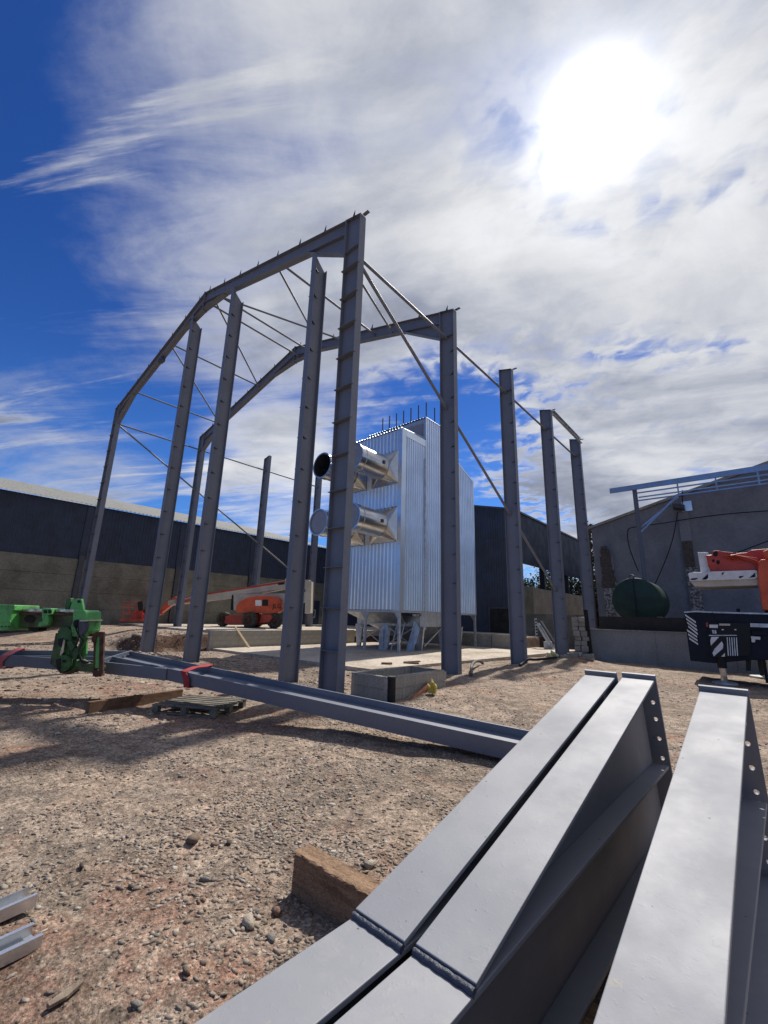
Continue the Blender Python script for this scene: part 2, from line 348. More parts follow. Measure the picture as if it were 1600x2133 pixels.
def ground_mat(name, stones=False):
    m = bpy.data.materials.new(name); m.use_nodes = True; t = m.node_tree; p = t.nodes['Principled BSDF']; k = NB(t)
    P = k.n('ShaderNodeNewGeometry').outputs['Position']
    a = k.noise(P, .38, 5, .6, .6); c = k.noise(P, 1.5, 6, .62, .3); e = k.noise(P, 9, 6, .65); g = k.noise(P, 70, 4, .65)
    col = k.mix(k.sm(c, .36, .66), (.325, .243, .182), (.262, .208, .166))
    col = k.mix(k.sm(a, .45, .62), col, (.215, .168, .128))
    def near(pt, r0, r1):
        x = k.n('ShaderNodeVectorMath', operation='DISTANCE'); k.put(x.inputs[0], P); x.inputs[1].default_value = pt; return k.sm(x.outputs['Value'], r0, r1)
    clay = k.m('MAXIMUM', k.m('MAXIMUM', near((4.3, -5.7, 0), 1.1, .2), near((-3.2, -3.6, 0), 3.2, .6)), near((0.2, -2.9, 0), 1.6, .2))
    clay = k.m('MULTIPLY', clay, k.sm(k.noise(k.mapv(P, loc=(1.4, 6.2, 0)), 2.2, 6, .65, .6), .40, .58))
    col = k.mix(k.m('MULTIPLY', clay, .8), col, (.245, .135, .095))
    red = k.m('MULTIPLY', k.sm(k.noise(k.mapv(P, loc=(4.4, 1.2, 0)), .55, 5, .6, .8), .52, .68), k.sm(e, .25, .6))
    col = k.mix(k.m('MULTIPLY', red, .75), col, (.24, .115, .075))
    col = k.mix(k.sm(e, .56, .78, 0, .6), col, (.14, .10, .074))
    trk = k.noise(k.mapv(k.mapv(P, rot=(0, 0, R(-28))), scale=(.16, 1.0, 1)), 1.5, 5, .6, .25)
    col = k.mix(k.sm(trk, .50, .62, 0, .55), col, (.35, .275, .21)); col = k.mix(k.sm(trk, .44, .34, 0, .5), col, (.175, .135, .105))
    sn = k.n('ShaderNodeSeparateXYZ'); k.put(sn.inputs[0], k.n('ShaderNodeNewGeometry').outputs['True Normal'])
    col = k.mix(k.sm(sn.outputs[2], .86, .62), col, (.085, .047, .032))
    v = k.n('ShaderNodeTexVoronoi'); k.put(v.inputs['Vector'], k.mapv(P, scale=(1, 1, .6))); v.inputs['Scale'].default_value = 36; v.inputs['Randomness'].default_value = 1
    hs = k.n('ShaderNodeSeparateColor'); k.put(hs.inputs[0], v.outputs['Color'])
    grav = k.sm(k.noise(k.mapv(P, loc=(2.2, 8.1, 0)), .9, 6, .65, .5), .40, .60)
    peb = k.mix(hs.outputs[0], (.09, .068, .05), (.36, .305, .245))
    pm = k.m('MULTIPLY', k.m('MULTIPLY', k.sm(v.outputs['Distance'], .52, .30), k.sm(hs.outputs[1], .35, .5)), grav)
    col = k.mix(k.m('MULTIPLY', pm, .8), col, peb)
    col = k.mix(.5, col, k.mix(k.sm(g, .3, .7), (0,0,0), (1,1,1)), 'SOFT_LIGHT')
    gt = k.noise(P, 24, 7, .78); col = k.mix(.6, col, k.mix(k.sm(gt, .36, .64), (.12, .12, .12), (.88, .88, .88)), 'OVERLAY')
    gt2 = k.noise(P, 4.5, 6, .7, .4); col = k.mix(.45, col, k.mix(k.sm(gt2, .35, .65), (.15, .15, .15), (.85, .85, .85)), 'OVERLAY')
    k.put(p.inputs['Base Color'], col); p.inputs['Roughness'].default_value = .95; p.inputs['Specular IOR Level'].default_value = .25
    h = k.m('ADD', k.m('MULTIPLY', pm, k.m('SUBTRACT', .6, v.outputs['Distance'])), k.m('MULTIPLY', e, 1.0)); h = k.m('ADD', h, k.m('MULTIPLY', g, .3)); h = k.m('ADD', h, k.m('MULTIPLY', gt, .7))
    bn = k.n('ShaderNodeBump'); bn.inputs['Strength'].default_value = .8; bn.inputs['Distance'].default_value = .03
    k.put(bn.inputs['Height'], h); k.put(p.inputs['Normal'], bn.outputs[0])
    return m
gm.materials.append(ground_mat('ground_earth'))

# gravel: tens of thousands of real stones joined into one mesh
def ico():
    bm = bmesh.new(); bmesh.ops.create_icosphere(bm, subdivisions=1, radius=1); v = np.array([x.co[:] for x in bm.verts]); f = np.array([[q.index for q in x.verts] for x in bm.faces]); bm.free(); return v, f
IV, IF = ico()
def stones_mesh(name, P, S, flat=(.28, .6)):
    n = len(P); jit = 1+rng.uniform(-.42, .38, (n, len(IV), 1)); V = IV[None]*jit
    sc3 = np.stack([S*rng.uniform(.8, 1.6, n), S*rng.uniform(.5, 1.0, n), S*rng.uniform(*flat, n)], -1); V = V*sc3[:, None, :]
    an = rng.uniform(0, 6.283, n); ti = rng.uniform(-.5, .5, n); ca, sa, ct, s_t = np.cos(an)[:,None], np.sin(an)[:,None], np.cos(ti)[:,None], np.sin(ti)[:,None]
    y = V[...,1]*ct-V[...,2]*s_t; z = V[...,1]*s_t+V[...,2]*ct; x = V[...,0]
    V = np.stack([x*ca-y*sa, x*sa+y*ca, z], -1)+P[:, None, :]
    F = (IF[None]+np.arange(n)[:, None, None]*len(IV)).reshape(-1, 3)
    return fastmesh(name, V.reshape(-1, 3), F)
def stone_mat(name, cols):
    m = bpy.data.materials.new(name); m.use_nodes = True; t = m.node_tree; p = t.nodes['Principled BSDF']; k = NB(t)
    g = k.n('ShaderNodeNewGeometry'); rp = g.outputs['Random Per Island']
    cr = k.n('ShaderNodeValToRGB'); k.put(cr.inputs[0], rp); el = cr.color_ramp.elements
    for i, c in enumerate(cols):
        e = el[i] if i < 2 else el.new(i/(len(cols)-1)); e.position = i/(len(cols)-1); e.color = (*c, 1)
    c = k.mix(.5, cr.outputs[0], k.mix(k.sm(k.noise(g.outputs['Position'], 60, 5, .7), .3, .7), (0,0,0), (1,1,1)), 'SOFT_LIGHT')
    k.put(p.inputs['Base Color'], c); p.inputs['Roughness'].default_value = .9
    bn = k.n('ShaderNodeBump'); bn.inputs['Strength'].default_value = .4; bn.inputs['Distance'].default_value = .005
    k.put(bn.inputs['Height'], k.noise(g.outputs['Position'], 150, 4, .7)); k.put(p.inputs['Normal'], bn.outputs[0])
    return m
SM = stone_mat('stone', [(.15,.112,.085), (.27,.215,.165), (.19,.148,.113), (.36,.30,.24), (.19,.118,.085), (.42,.375,.315), (.25,.198,.15), (.17,.152,.134), (.31,.25,.195)])
M['stone'] = SM
def scatter(n, x0, x1, y0, y1, smin, smax, pw, clump, seed, keep=0.0):
    x = rng.uniform(x0, x1, n*3); y = rng.uniform(y0, y1, n*3)
    d = vnoise(x, y, .9, seed)*.6+vnoise(x, y, .35, seed+1)*.4
    ok = (d+rng.uniform(-.25, .25, n*3) > clump) | (rng.uniform(0, 1, n*3) < keep)
    x, y = x[ok][:n], y[ok][:n]
    bad = ((x > -11.9) & (x < -1.2) & (y > 3.4) & (y < 19)) | ((x > -.1) & (x < 1.15) & (y > .3) & (y < 2.7)); x, y = x[~bad], y[~bad]
    S = smin+(smax-smin)*rng.uniform(0, 1, len(x))**pw
    return np.stack([x, y, hgt(x, y)+S*.06], -1), S
sets = [scatter(17000, 2.2, 6.6, -7.2, -3.0, .003, .022, 3.0, .585, 21, .06), scatter(22000, -2, 7.2, -5.5, 1.5, .005, .024, 2.8, .60, 23, .07),
        scatter(9000, -7, 9, -5, 12, .010, .034, 2.8, .56, 25, .1), scatter(5000, -19, 0, -5, 3.3, .015, .07, 3.2, .52, 27, .15), scatter(500, -13.5, -7, -1.6, .6, .03, .10, 2.5, .5, 29, .2)]
GP = np.concatenate([a for a, _ in sets]); GS = np.concatenate([c for _, c in sets])
me = stones_mesh('gravel', GP, GS); me.materials.append(SM)
gr = bpy.data.objects.new('gravel', me); COL.objects.link(gr); tag(gr, 'loose tan and grey gravel strewn over the bare earth', 'gravel', kind='stuff')
# the few large stones that stand out singly
big = [(397, 1762, .060, 'squat grey-brown rock alone on the bare earth left of the timber block'), (168, 1813, .034, 'small dark stone on dusty earth at the left'),
       (475, 1765, .032, 'dark pebble just right of the squat grey-brown rock'), (515, 1938, .040, 'pale rounded stone in the gravel below the timber block'),
       (575, 1905, .040, 'reddish-brown stone in the gravel left of the timber block'), (565, 1965, .026, 'grey cobble in the gravel close to the painted flange'),
       (283, 2118, .022, 'smooth grey pebble near the bottom edge of the picture'), (770, 1820, .035, 'pale angular stone behind the timber block'),
       (270, 1860, .022, 'small dark lump of earth on the dusty ground'), (425, 1845, .026, 'flat grey-tan stone on the gravel drift left of the timber'), (385, 2050, .024, 'brown pebble at the edge of the lower gravel drift')]
for n_, c in dict(rock_brown=(.17,.125,.09), rock_pale=(.37,.32,.26), rock_dark=(.07,.055,.045), rock_red=(.22,.13,.09), rock_grey=(.21,.19,.17)).items(): mat(n_, c, .92, scale=14, bump=.6, bscale=60, fine=.3)
for px, py, s_, lab in big:
    rm = 'rock_dark' if 'dark' in lab else 'rock_red' if 'reddish' in lab else 'rock_pale' if 'pale' in lab else 'rock_brown' if 'brown' in lab else 'rock_grey'
    p = at_z(px, py, .02); mm = stones_mesh('stone', np.array([[0, 0, 0.]]), np.array([s_]), (.6, .85)); mm.materials.append(M[rm])
    o = bpy.data.objects.new('stone', mm); COL.objects.link(o); o.location = (p.x, p.y, float(hgt(p.x, p.y))+s_*.35); tag(o, lab, 'stone', 'larger stones lying on the ground')

# ------------------------------------------------------------------ slabs and retaining walls
s = MB(); s.prism([(-11.75,3.45,-.25),(-2.2,3.55,-.25),(-1.1,20.5,-.25),(-5.0,20.5,-.25),(-5.0,17.2,-.25),(-11.75,17.2,-.25)], (0,0,.35)); struct(s.build('lower_slab', 'slab'))
s = MB(); s.box(-24.9, -12.06, 3.9, 22.6, .45, .80); struct(s.build('upper_slab', 'slab'))
s = MB(); s.box(-22.5, -5.0, 17.45, 22.9, .40, .78); struct(s.build('rear_slab', 'slab'))
BLK = MB().box(-.218, .218, -.05, .05, 0, .213).mesh('block', 'block')
def blockwall(name, label, cat, p0, p1, courses, th, z0, group=None):
    p0, p1 = Vector(p0), Vector(p1); L = (p1-p0).length; a = (p1-p0).normalized(); an = math.atan2(a.y, a.x); nrm = Vector((-a.y, a.x, 0))
    t = thing(name, label, cat, ((p0+p1)/2).to_tuple()[:2]+(z0,), group)
    c = MB(); h = courses*.225-.01
    c.hexa([p0-nrm*(th/2-.008)+Vector((0,0,z0)), p1-nrm*(th/2-.008)+Vector((0,0,z0)), p1+nrm*(th/2-.008)+Vector((0,0,z0)), p0+nrm*(th/2-.008)+Vector((0,0,z0)),
            p0-nrm*(th/2-.008)+Vector((0,0,z0+h)), p1-nrm*(th/2-.008)+Vector((0,0,z0+h)), p1+nrm*(th/2-.008)+Vector((0,0,z0+h)), p0+nrm*(th/2-.008)+Vector((0,0,z0+h))]); c.build('mortar', 'mortar', t)
    for r_ in range(courses):
        x = -.225 if r_ % 2 else 0
        while x < L-.05:
            a0, a1 = max(x, 0), min(x+.44, L)
            if a1-a0 > .08:
                o = inst(BLK, 'block', t, p0+a*((a0+a1)/2)+Vector((0, 0, z0+r_*.225)), (0, 0, an+random.uniform(-.006, .006)), ((a1-a0-.012)/.436, th/.1, 1))
            x += .45
    return t
blockwall('block_retaining_wall', 'long low concrete block retaining wall below the orange boom lift', 'wall', (-11.88, 3.3, 0), (-11.88, 12.6, 0), 4, .2, -.03)
s = MB(); s.box(-11.98, -5.05, 17.2, 17.42, 0, .85); tag(s.build('concrete_kerb_wall', 'concrete_pale'), 'low pale concrete upstand wall behind the galvanised dryer', 'wall')
blockwall('block_end_wall', 'short stub of block wall right behind the dryer leg', 'wall', (-5.0, 17.31, 0), (-3.3, 17.31, 0), 4, .2, -.02)
# block-built pit with a pale mortar cap
pit = thing('block_pit', 'open rectangular block-built pit beside the nearest steel column', 'pit', (.5, 1.45, 0))
px0, px1, py0, py1 = .08, 1.04, .45, 2.5
for r_ in range(2):
    for k in range(5):
        for X in (px0, px1): inst(BLK, 'block', pit, (X, py0+.25+k*.43-(0 if r_ else .03), r_*.22), (random.uniform(-.02,.02), 0, math.pi/2+random.uniform(-.02,.02)), (.95, 1.12, .95))
    for k in range(2):
        for Y in (py0, py1): inst(BLK, 'block', pit, (px0+.26+k*.44, Y, r_*.22), (0, 0, random.uniform(-.03,.03)), (.92, 1.12, .95))
s = MB()
for a in ((px0-.05,px0+.05,py0-.05,py1+.05),(px1-.05,px1+.05,py0-.05,py1+.05),(px0+.05,px1-.05,py0-.05,py0+.05),(px0+.05,px1-.05,py1-.05,py1+.05)): s.box(*a, .437, .462)
s.build('mortar_cap', 'concrete_pale', pit, wob=.004)
s = MB()
for a in ((px0-.046,px0+.046,py0-.046,py1+.046),(px1-.046,px1+.046,py0-.046,py1+.046),(px0+.046,px1-.046,py0-.046,py0+.046),(px0+.046,px1-.046,py1-.046,py1+.046)): s.box(*a, -.05, .437)
s.build('mortar', 'mortar', pit)
s = MB().box(px0+.06, px1-.06, py0+.06, py1-.06, -.1, .03); s.build('pit_floor', 'soil', pit)

# ------------------------------------------------------------------ the erected steel frame
H, W, B, T15 = 12.87, 19.42, 5.0, math.tan(R(15))
BF, DC, TF, TW = .23, .60, .022, .014
frame = thing('steel_frame', 'tall dark grey steel portal frame under erection, standing on the slab', 'steel frame', (-W/2, 10, 0))
TRI = MB().prism([(0,0,0),(.22,0,0),(0,-.10,0)], (0,0,.012)).mesh('rail_cleat', 'steel_dark')  # darker steel than the columns: shade from below put into the cleat colour
TRI2 = MB().prism([(0,0,0),(.12,0,0),(0,0,.24)], (0,.014,0)).mesh('purlin_cleat', 'steel_dark')
def column(k, sgn):
    """sgn 0 = right line (outer face X=0), 1 = left line"""
    yc = k*B+BF/2; s = MB(); o_, i_ = (0, -DC) if sgn == 0 else (-W, -W+DC); e = -1 if sgn == 0 else 1
    zb = -.2 if sgn == 0 else .0
    s.box(*sorted((o_, o_+e*TF)), yc-BF/2, yc+BF/2, zb, H); s.box(*sorted((i_, i_-e*TF)), yc-BF/2, yc+BF/2, zb, H+DC*T15)
    xa, xb = o_+e*TF, i_-e*TF
    s.prism([(xa, yc-TW/2, zb), (xb, yc-TW/2, zb), (xb, yc-TW/2, H+(DC-TF)*T15), (xa, yc-TW/2, H+TF*T15)], (0, TW, 0))
    if k < 5:
        zs = 11.85   # stiffener level with the haunch
        s.box(*sorted((xa, xb)), yc-BF/2+.01, yc-TW/2, zs, zs+.015); s.box(*sorted((xa, xb)), yc+TW/2, yc+BF/2-.01, zs, zs+.015)
    s.prism([(o_, yc-BF/2, H+.002), (i_, yc-BF/2, H+DC*T15+.002), (i_, yc+BF/2, H+DC*T15+.002), (o_, yc+BF/2, H+.002)], (0, 0, .014))
    s.box(*sorted((o_+.02, o_-e*.22)), yc-.05, yc+.05, H-.0, H+.012) if sgn == 0 else None
    c = s.build('column', 'steel', frame, bevel=0)
    for j in range(12):
        z = .90+j*.935
        if k == 0:   # end frame: wide flat rail cleats right across the web, tips past the flanges
            q = MB().box(min(o_, i_)-.03, max(o_, i_)+.03, yc-BF/2-.05, yc-BF/2+.028, z, z+.012); q.box(min(xa, xb), max(xa, xb), yc-BF/2+.028, yc-TW/2, z, z+.012); q.build('rail_cleat', 'steel', c)
        else:
            inst(TRI, 'rail_cleat', c, (o_+e*TF, yc-TW/2, z), (0, 0, 0), (e, 1, 1))
    return c
for k in range(5): column(k, 0)
for k in range(4): column(k, 1)
def zt(x): return H+min(-x, W+x)*T15
RV = .50
def rafter(k, right):
    yc = k*B+BF/2; m = (lambda x: x) if right else (lambda x: -W-x); s = MB()
    x0, xa, xk1, xk2 = -DC-.02, -W/2, -2.35, -7.9
    so = lambda x: zt(x)-RV
    hz, az = 11.88, zt(xa)-RV-.36
    def strip(pts, th):   # sloping flange plate following pts (x,z)
        for (xA, zA), (xB, zB) in zip(pts, pts[1:]):
            s.prism([(m(xA), yc-BF/2, zA), (m(xB), yc-BF/2, zB), (m(xB), yc-BF/2, zB-th), (m(xA), yc-BF/2, zA-th)], (0, BF, 0))
    strip([(x0, zt(x0)), (xa, zt(xa))], TF); strip([(x0, so(x0)+TF), (xa, so(xa)+TF)], TF)
    strip([(x0, hz+TF), (xk1, so(xk1)+.004)], TF); strip([(xk2, so(xk2)+.004), (xa, az+TF)], TF)
    s.prism([(m(x), yc-TW/2, z) for x, z in ((x0, hz+TF), (xk1, so(xk1)), (xk2, so(xk2)), (xa, az+TF), (xa, zt(xa)-TF), (x0, zt(x0)-TF))], (0, TW, 0))
    s.box(*sorted((m(x0), m(x0)+(.02 if right else -.02))), yc-BF/2-.004, yc+BF/2+.004, hz-.05, zt(x0)-.0)
    s.box(*sorted((m(xa), m(xa)-(-.018 if right else .018))), yc-BF/2-.003, yc+BF/2+.003, az-.04, zt(xa)+.05)
    r_ = s.build('rafter', 'steel', frame)
    for j in range(8):
        x = -.25-j*1.28; inst(TRI2, 'purlin_cleat', r_, (m(x), yc-.10, zt(x)-.01), (0, 0, 0), (-1 if right else 1, 1, 1))
    return r_
for k in (0, 1):
    for rt in (True, False): rafter(k, rt)
def gpost(x, zb, zpk):
    """gable post, flange to the front"""
    s = MB(); dp = .46; bw = .21; top = zt(x)-RV-.01; hx = x+bw/2
    if x > -2.4: top = 11.88+(zt(-2.35)-RV-11.88)*((-x-.6)/1.75)-.03
    s.box(x-bw/2, x+bw/2, 0, .02, zb, top); s.box(x-bw/2, x+bw/2, dp-.02, dp, zb, top-.42)
    s.prism([(x-.006, .02, zb), (x-.006, dp-.02, zb), (x-.006, dp-.02, top-.42), (x-.006, .22, top-.22), (x-.006, .02, top)], (.012, 0, 0))
    c = s.build('gable_post', 'steel', frame)
    for j in range(15):
        z = .9+j*.935
        if z < top-.3:
            inst(TRI, 'rail_cleat', c, (x+.006, .02, z), (0, 0, math.pi/2), (1, 1, 1))
            q = MB().box(x-bw/2-.035, x-bw/2, -.0, .05, z, z+.012); q.build('rail_cleat_tip', 'steel', c)
for x, zb in ((-10.62, -.1), (-7.08, -.2), (-1.98, -.2)): gpost(x, zb, 0)
def brace(p0, p1, r_=.045, m='steel'): MB().tube(p0, p1, r_, n=8).build('brace', m, frame, smooth=50)
yc = [k*B+BF/2 for k in range(5)]
for k in range(4): brace((-.33, yc[k]+.01, 11.80), (-.33, yc[k+1]-.01, 11.80), .05)          # eaves ties, right
for k in range(3): brace((-W+.33, yc[k]+.01, 11.90), (-W+.33, yc[k+1]-.01, 11.90), .05)      # eaves ties, left
zz_ = lambda y: 11.92-.58*y
for k in range(3): brace((-.38, yc[k]+.02, zz_(yc[k])), (-.38, yc[k+1]-.01, zz_(yc[k+1])), .055)
zl = lambda y: 11.92-.545*y
for k in range(3): brace((-W+.38, yc[k]+.02, zl(yc[k])), (-W+.38, yc[k+1]-.01, zl(yc[k+1])), .05)
so = lambda x: zt(x)-RV
for xa, xb, dz in ((-17.0, -17.0, .15), (-12.9, -12.9, .2), (-4.0, -4.0, .2), (-9.3, -9.3, -.1), (-8.5, -8.5, .1)): brace((xa, yc[0]+.01, so(xa)+dz), (xb, yc[1]-.01, so(xb)+dz))
for xa, xb in ((-12.9, -17.0), (-9.0, -12.9), (-4.2, -7.6), (-.5, -3.0), (-8.6, -5.6)):
    za = so(xa)+.1 if xa < -1 else 11.55
    brace((xa, yc[0]+.02, za), (xb, yc[1]-.01, so(xb)+.1), .04)
s = MB(); s.box(.005, .14, 15.2, 20.15, 12.62, 12.63); s.box(.005, .015, 15.2, 20.15, 12.63, 12.86); s.box(.005, .14, 15.2, 20.15, 12.86, 12.87); s.build('eaves_beam', 'galv_dull', frame)
s = MB(); c_ = at_y(336, 764, .0); s.box(-13.95, -13.6, .0, .2, so(-13.7)-.22, so(-13.7)-.02); s.build('bracket', 'steel_dark', frame)

# ------------------------------------------------------------------ galvanised dryer
dx0, dx1, dy0 = -10.17, -5.71, 9.32
dry = thing('grain_dryer', 'tall galvanised corrugated grain dryer tower with four round ducts', 'grain dryer', (-7.9, 12.9, .1))
def csheet(o, U, V, name='cladding_sheet', m='galv', pitch=.2, amp=.05, **k): return MB().corr(o, U, V, pitch, amp, **k).build(name, m, dry)
fw = dx1-dx0
for z0, z1 in ((10.12, 11.26), (7.12, 8.30), (2.02, 5.28)):
    for j in range(4): csheet((dx0+.28+j*(fw-.56)/4, dy0, z0), ((fw-.56)/4, 0, 0), (0, 0, z1-z0), pitch=.22)
for z0, z1 in ((8.30, 10.12), (5.28, 7.12)):
    MB().box(dx0+.28, dx1-.28, dy0-.002, dy0+.03, z0, z1).build('hood_backing', 'galv', dry)
MB().box(dx0, dx0+.28, dy0-.012, dy0+.02, 1.98, 11.3).build('corner_flashing', 'galv', dry)
s = MB(); s.box(dx1-.28, dx1+.01, dy0-.04, dy0-.02, 1.98, 11.3); s.box(dx1-.01, dx1+.01, dy0-.02, dy0+.30, 1.98, 11.3); s.build('corner_flashing', 'galv', dry)
for j in range(3): csheet((dx1-.04, dy0+.30+j*.585, 2.0), (0, .585, 0), (0, 0, 8.92))
MB().box(dx1-.04, dx1+.015, dy0+.30, dy0+2.05, 10.92, 11.3).build('top_flashing', 'galv', dry)
for j in range(5): csheet((dx1-.04, 11.45+j*.67, 2.0), (0, .67, 0), (0, 0, 10.72))
MB().box(dx1-.05, dx1+.03, 11.38, 11.46, 1.1, 12.74).build('corner_trim', 'galv', dry)
MB().tube((dx1+.05, 11.30, 2.0), (dx1+.05, 11.30, 10.2), .05, n=8).build('conduit', 'galv_dull', dry, smooth=50)
for j in range(3): csheet((dx1-.04, 14.85+j*.59, 1.95), (0, .59, 0), (0, 0, 9.02), top=lambda t, j=j: -(j+t)*.59*.42)
s = MB(); s.prism([(dx1-.05, 14.82, 10.95), (dx1-.05, 16.66, 10.20), (dx1-.05, 16.66, 10.28), (dx1-.05, 14.82, 11.05)], (.07, 0, 0)); s.box(dx1-.05, dx1+.02, 16.62, 16.68, 1.93, 10.28); s.build('edge_trim', 'galv', dry)
s = MB(); s.box(dx0+.05, dx1-.06, dy0+.04, 11.40, 2.0, 11.22); s.build('plenum_casing', 'galv_dull', dry)
s = MB(); s.box(dx0+.05, dx1-.07, 11.41, 14.8, 2.0, 12.66); s.build('column_casing', 'galv_dull', dry)
s = MB(); s.prism([(dx0+.05, 14.81, 2), (dx0+.05, 16.6, 2), (dx0+.05, 16.6, 10.15), (dx0+.05, 14.81, 10.9)], (dx1-.07-dx0-.05, 0, 0)); s.build('exhaust_casing', 'galv_dull', dry)
MB().corr((dx0, dy0-.1, 11.28), (dx1-dx0, 0, 0), (0, 2.1, .12), .2, .04).build('roof_sheet', 'galv', dry)
MB().corr((dx0, 11.38, 12.72), (dx1-dx0+.02, 0, 0), (0, 3.45, .0), .2, .04).build('roof_sheet', 'galv', dry)
MB().box(dx1-1.2, dx1-.2, 11.36, 11.40, 11.55, 12.4).build('louvre', 'film', dry)
for x, y, h in [(dx1-.12-i*.55, 11.6, 1.05) for i in range(7)] + [(dx1-.15, 12.5+i*.62, 1.1) for i in range(4)] + [(dx0+.4+i*.7, 14.5, .9) for i in range(4)]:
    MB().bar((x, y, 12.6), (x, y, 12.7+h), (1,0,0), .05, .05).build('roof_upright', 'steel_dark', dry)
for x, z in ((-6.84, 9.22), (-9.06, 9.22), (-6.84, 6.2), (-9.06, 6.2)):
    hw, hh, rr, yf, ye = .91, .90, .635, dy0-.03, dy0-.42
    s = MB(); sq = []; n = 32
    for i in range(n):
        a = 2*math.pi*(i+.5)/n; c_, s_ = math.cos(a), math.sin(a); m_ = max(abs(c_), abs(s_)); sq.append((c_/m_*hw, s_/m_*hh))
    # square-to-round transition: four flat corner fans
    vs = [(x+a, yf, z+c_) for a, c_ in ((hw,hh),(-hw,hh),(-hw,-hh),(hw,-hh))]+[(x+rr*math.cos(2*math.pi*i/n), ye, z+rr*math.sin(2*math.pi*i/n)) for i in range(n)]
    fs = []
    for i in range(n):
        cq = int(((i+.5)/n)*4) % 4; fs.append((cq, 4+i, 4+(i+1) % n))
    for qd in range(4): fs.append((qd, (qd+1) % 4, 4+(qd+1)*n//4 % n))
    s.add(vs, fs); hd = s.build('duct_hood', 'duct', dry)
    d = MB(); ve = ye-1.6; d.lathe((x, ye+.05, z), (0,-1,0), [(0, rr), (.12, rr+.012), (.16, rr+.03), (.2, rr+.03), (.22, rr+.02), (1.66, rr+.02), (1.67, rr+.045), (1.73, rr+.045), (1.74, rr+.025), (2.02, rr+.025), (2.03, rr+.06), (2.10, rr+.06), (2.10, rr-.01), (.3, rr-.01)], 40)
    du = d.build('duct', 'duct', dry, smooth=35)
    MB().lathe((x, ye, z), (0,-1,0), [(.35 if (x < -8 and z > 8) else 1.98, 0), (.35 if (x < -8 and z > 8) else 1.98, rr-.012)], 40).build('duct_cover', 'duct_in' if (x < -8 and z > 8) else 'film', du)
    MB().box(x+rr-.02, x+rr+.09, ye-.55, ye-.42, z-.08, z+.08).build('latch', 'steel_dark', du)
s = MB()
for a in ((dx0,dx1,dy0-.03,dy0+.09,1.9,2.0),(dx1-.12,dx1+.005,dy0+.09,16.68,1.9,1.99)): s.box(*a)
s.build('base_rail', 'galv_dull', dry)
def leg(x, y, z1=1.9, gus=True):
    s = MB(); s.box(x-.055, x+.055, y-.055, y+.055, .1, z1); s.box(x-.11, x+.11, y-.11, y+.11, .1, .115)
    if gus: s.prism([(x-.055, y-.02, z1), (x-.055, y-.02, z1-.35), (x-.3, y-.02, z1)], (0, .04, 0)); s.prism([(x+.055, y-.02, z1), (x+.055, y-.02, z1-.35), (x+.3, y-.02, z1)], (0, .04, 0)) if x < dx1-.2 else None
    s.build('leg', 'galv_dull', dry)
for x in (dx0+.06, -7.94, dx1-.06): leg(x, dy0+.06)
leg(dx1-.06, 16.6); leg(dx0+.06, 16.6)
s = MB(); s.prism([(dx0+.3, 9.6, 1.98), (dx1-.3, 9.6, 1.98), (dx1-.9, 11.0, 1.35), (dx0+.9, 11.0, 1.35)], (0, .02, .0)); s.build('plenum_floor', 'galv_dull', dry)
s = MB(); s.box(dx0+.1, dx1-.02, 11.0, 11.12, 1.25, 1.75); s.box(dx1-.14, dx1-.02, 11.12, 14.8, 1.25, 1.98); s.box(dx0+.1, dx0+.22, 11.12, 14.8, 1.25, 1.75); s.build('hopper_frame', 'galv_dull', dry)
for x, y in ((dx0+.2, 11.06), (-8.0, 11.06), (dx1-.12, 11.06), (dx1-.10, 13.1), (dx1-.10, 14.7), (dx0+.2, 14.7)):
    MB().prism([(x-.28, y, 1.25), (x+.28, y, 1.25), (x+.13, y, .1), (x-.13, y, .1)], (0, .10, 0)).build('hopper_leg', 'galv_dull', dry)
s = MB()
for xa, xb in ((dx0+.3, -8.1), (-7.9, dx1-.3)): s.bar((xa, 11.0, .25), (xb, 11.0, 1.25), (0,1,0), .04, .05); s.bar((xa, 10.95, 1.25), (xb, 10.95, .25), (0,1,0), .04, .05)
s.bar((dx1-.05, 11.4, .3), (dx1-.05, 13.0, 1.2), (1,0,0), .04, .05); s.bar((dx1-.05, 13.3, 1.2), (dx1-.05, 14.6, .3), (1,0,0), .04, .05); s.build('cross_brace', 'galv_dull', dry)
s = MB(); s.add([(dx0+.4, 11.5, 1.3), (dx1-.4, 11.5, 1.3), (dx1-.4, 14.4, 1.3), (dx0+.4, 14.4, 1.3), (-8.3, 12.7, .45), (-7.5, 12.7, .45), (-7.5, 13.3, .45), (-8.3, 13.3, .45)], [(0,1,5,4),(1,2,6,5),(2,3,7,6),(3,0,4,7),(4,5,6,7)]); s.build('hopper', 'galv_dull', dry)
# loose metal work left under the dryer
def leanplate(x, y, label):
    t = MB(); t.prism([(x-.22, y, .1), (x+.18, y, .1), (x+.34, y+.28, 1.15), (x+.05, y+.28, 1.5)], (0, .02, 0)); t.prism([(x-.22, y-.06, .1), (x-.2, y-.06, .1), (x+.07, y+.22, 1.5), (x+.05, y+.22, 1.5)], (0, .06, 0))
    tag(t.build('metal_offcut', 'galv_dull'), label, 'metal sheet')
leanplate(-5.95, 10.5, 'folded metal offcut leaning at an angle under the dryer')
s = MB(); s.prism([(-7.45, 9.9, .1), (-6.95, 9.9, .1), (-6.85, 9.95, 1.0), (-7.0, 9.98, 1.3), (-7.25, 9.98, 1.35), (-7.5, 9.95, .9)], (0, .06, 0)); s.box(-7.2, -7.15, 9.86, 9.9, .2, 1.1); tag(s.build('metal_casing', 'galv_dull'), 'upright rounded metal casing stood under the dryer between its front legs', 'metal casing')
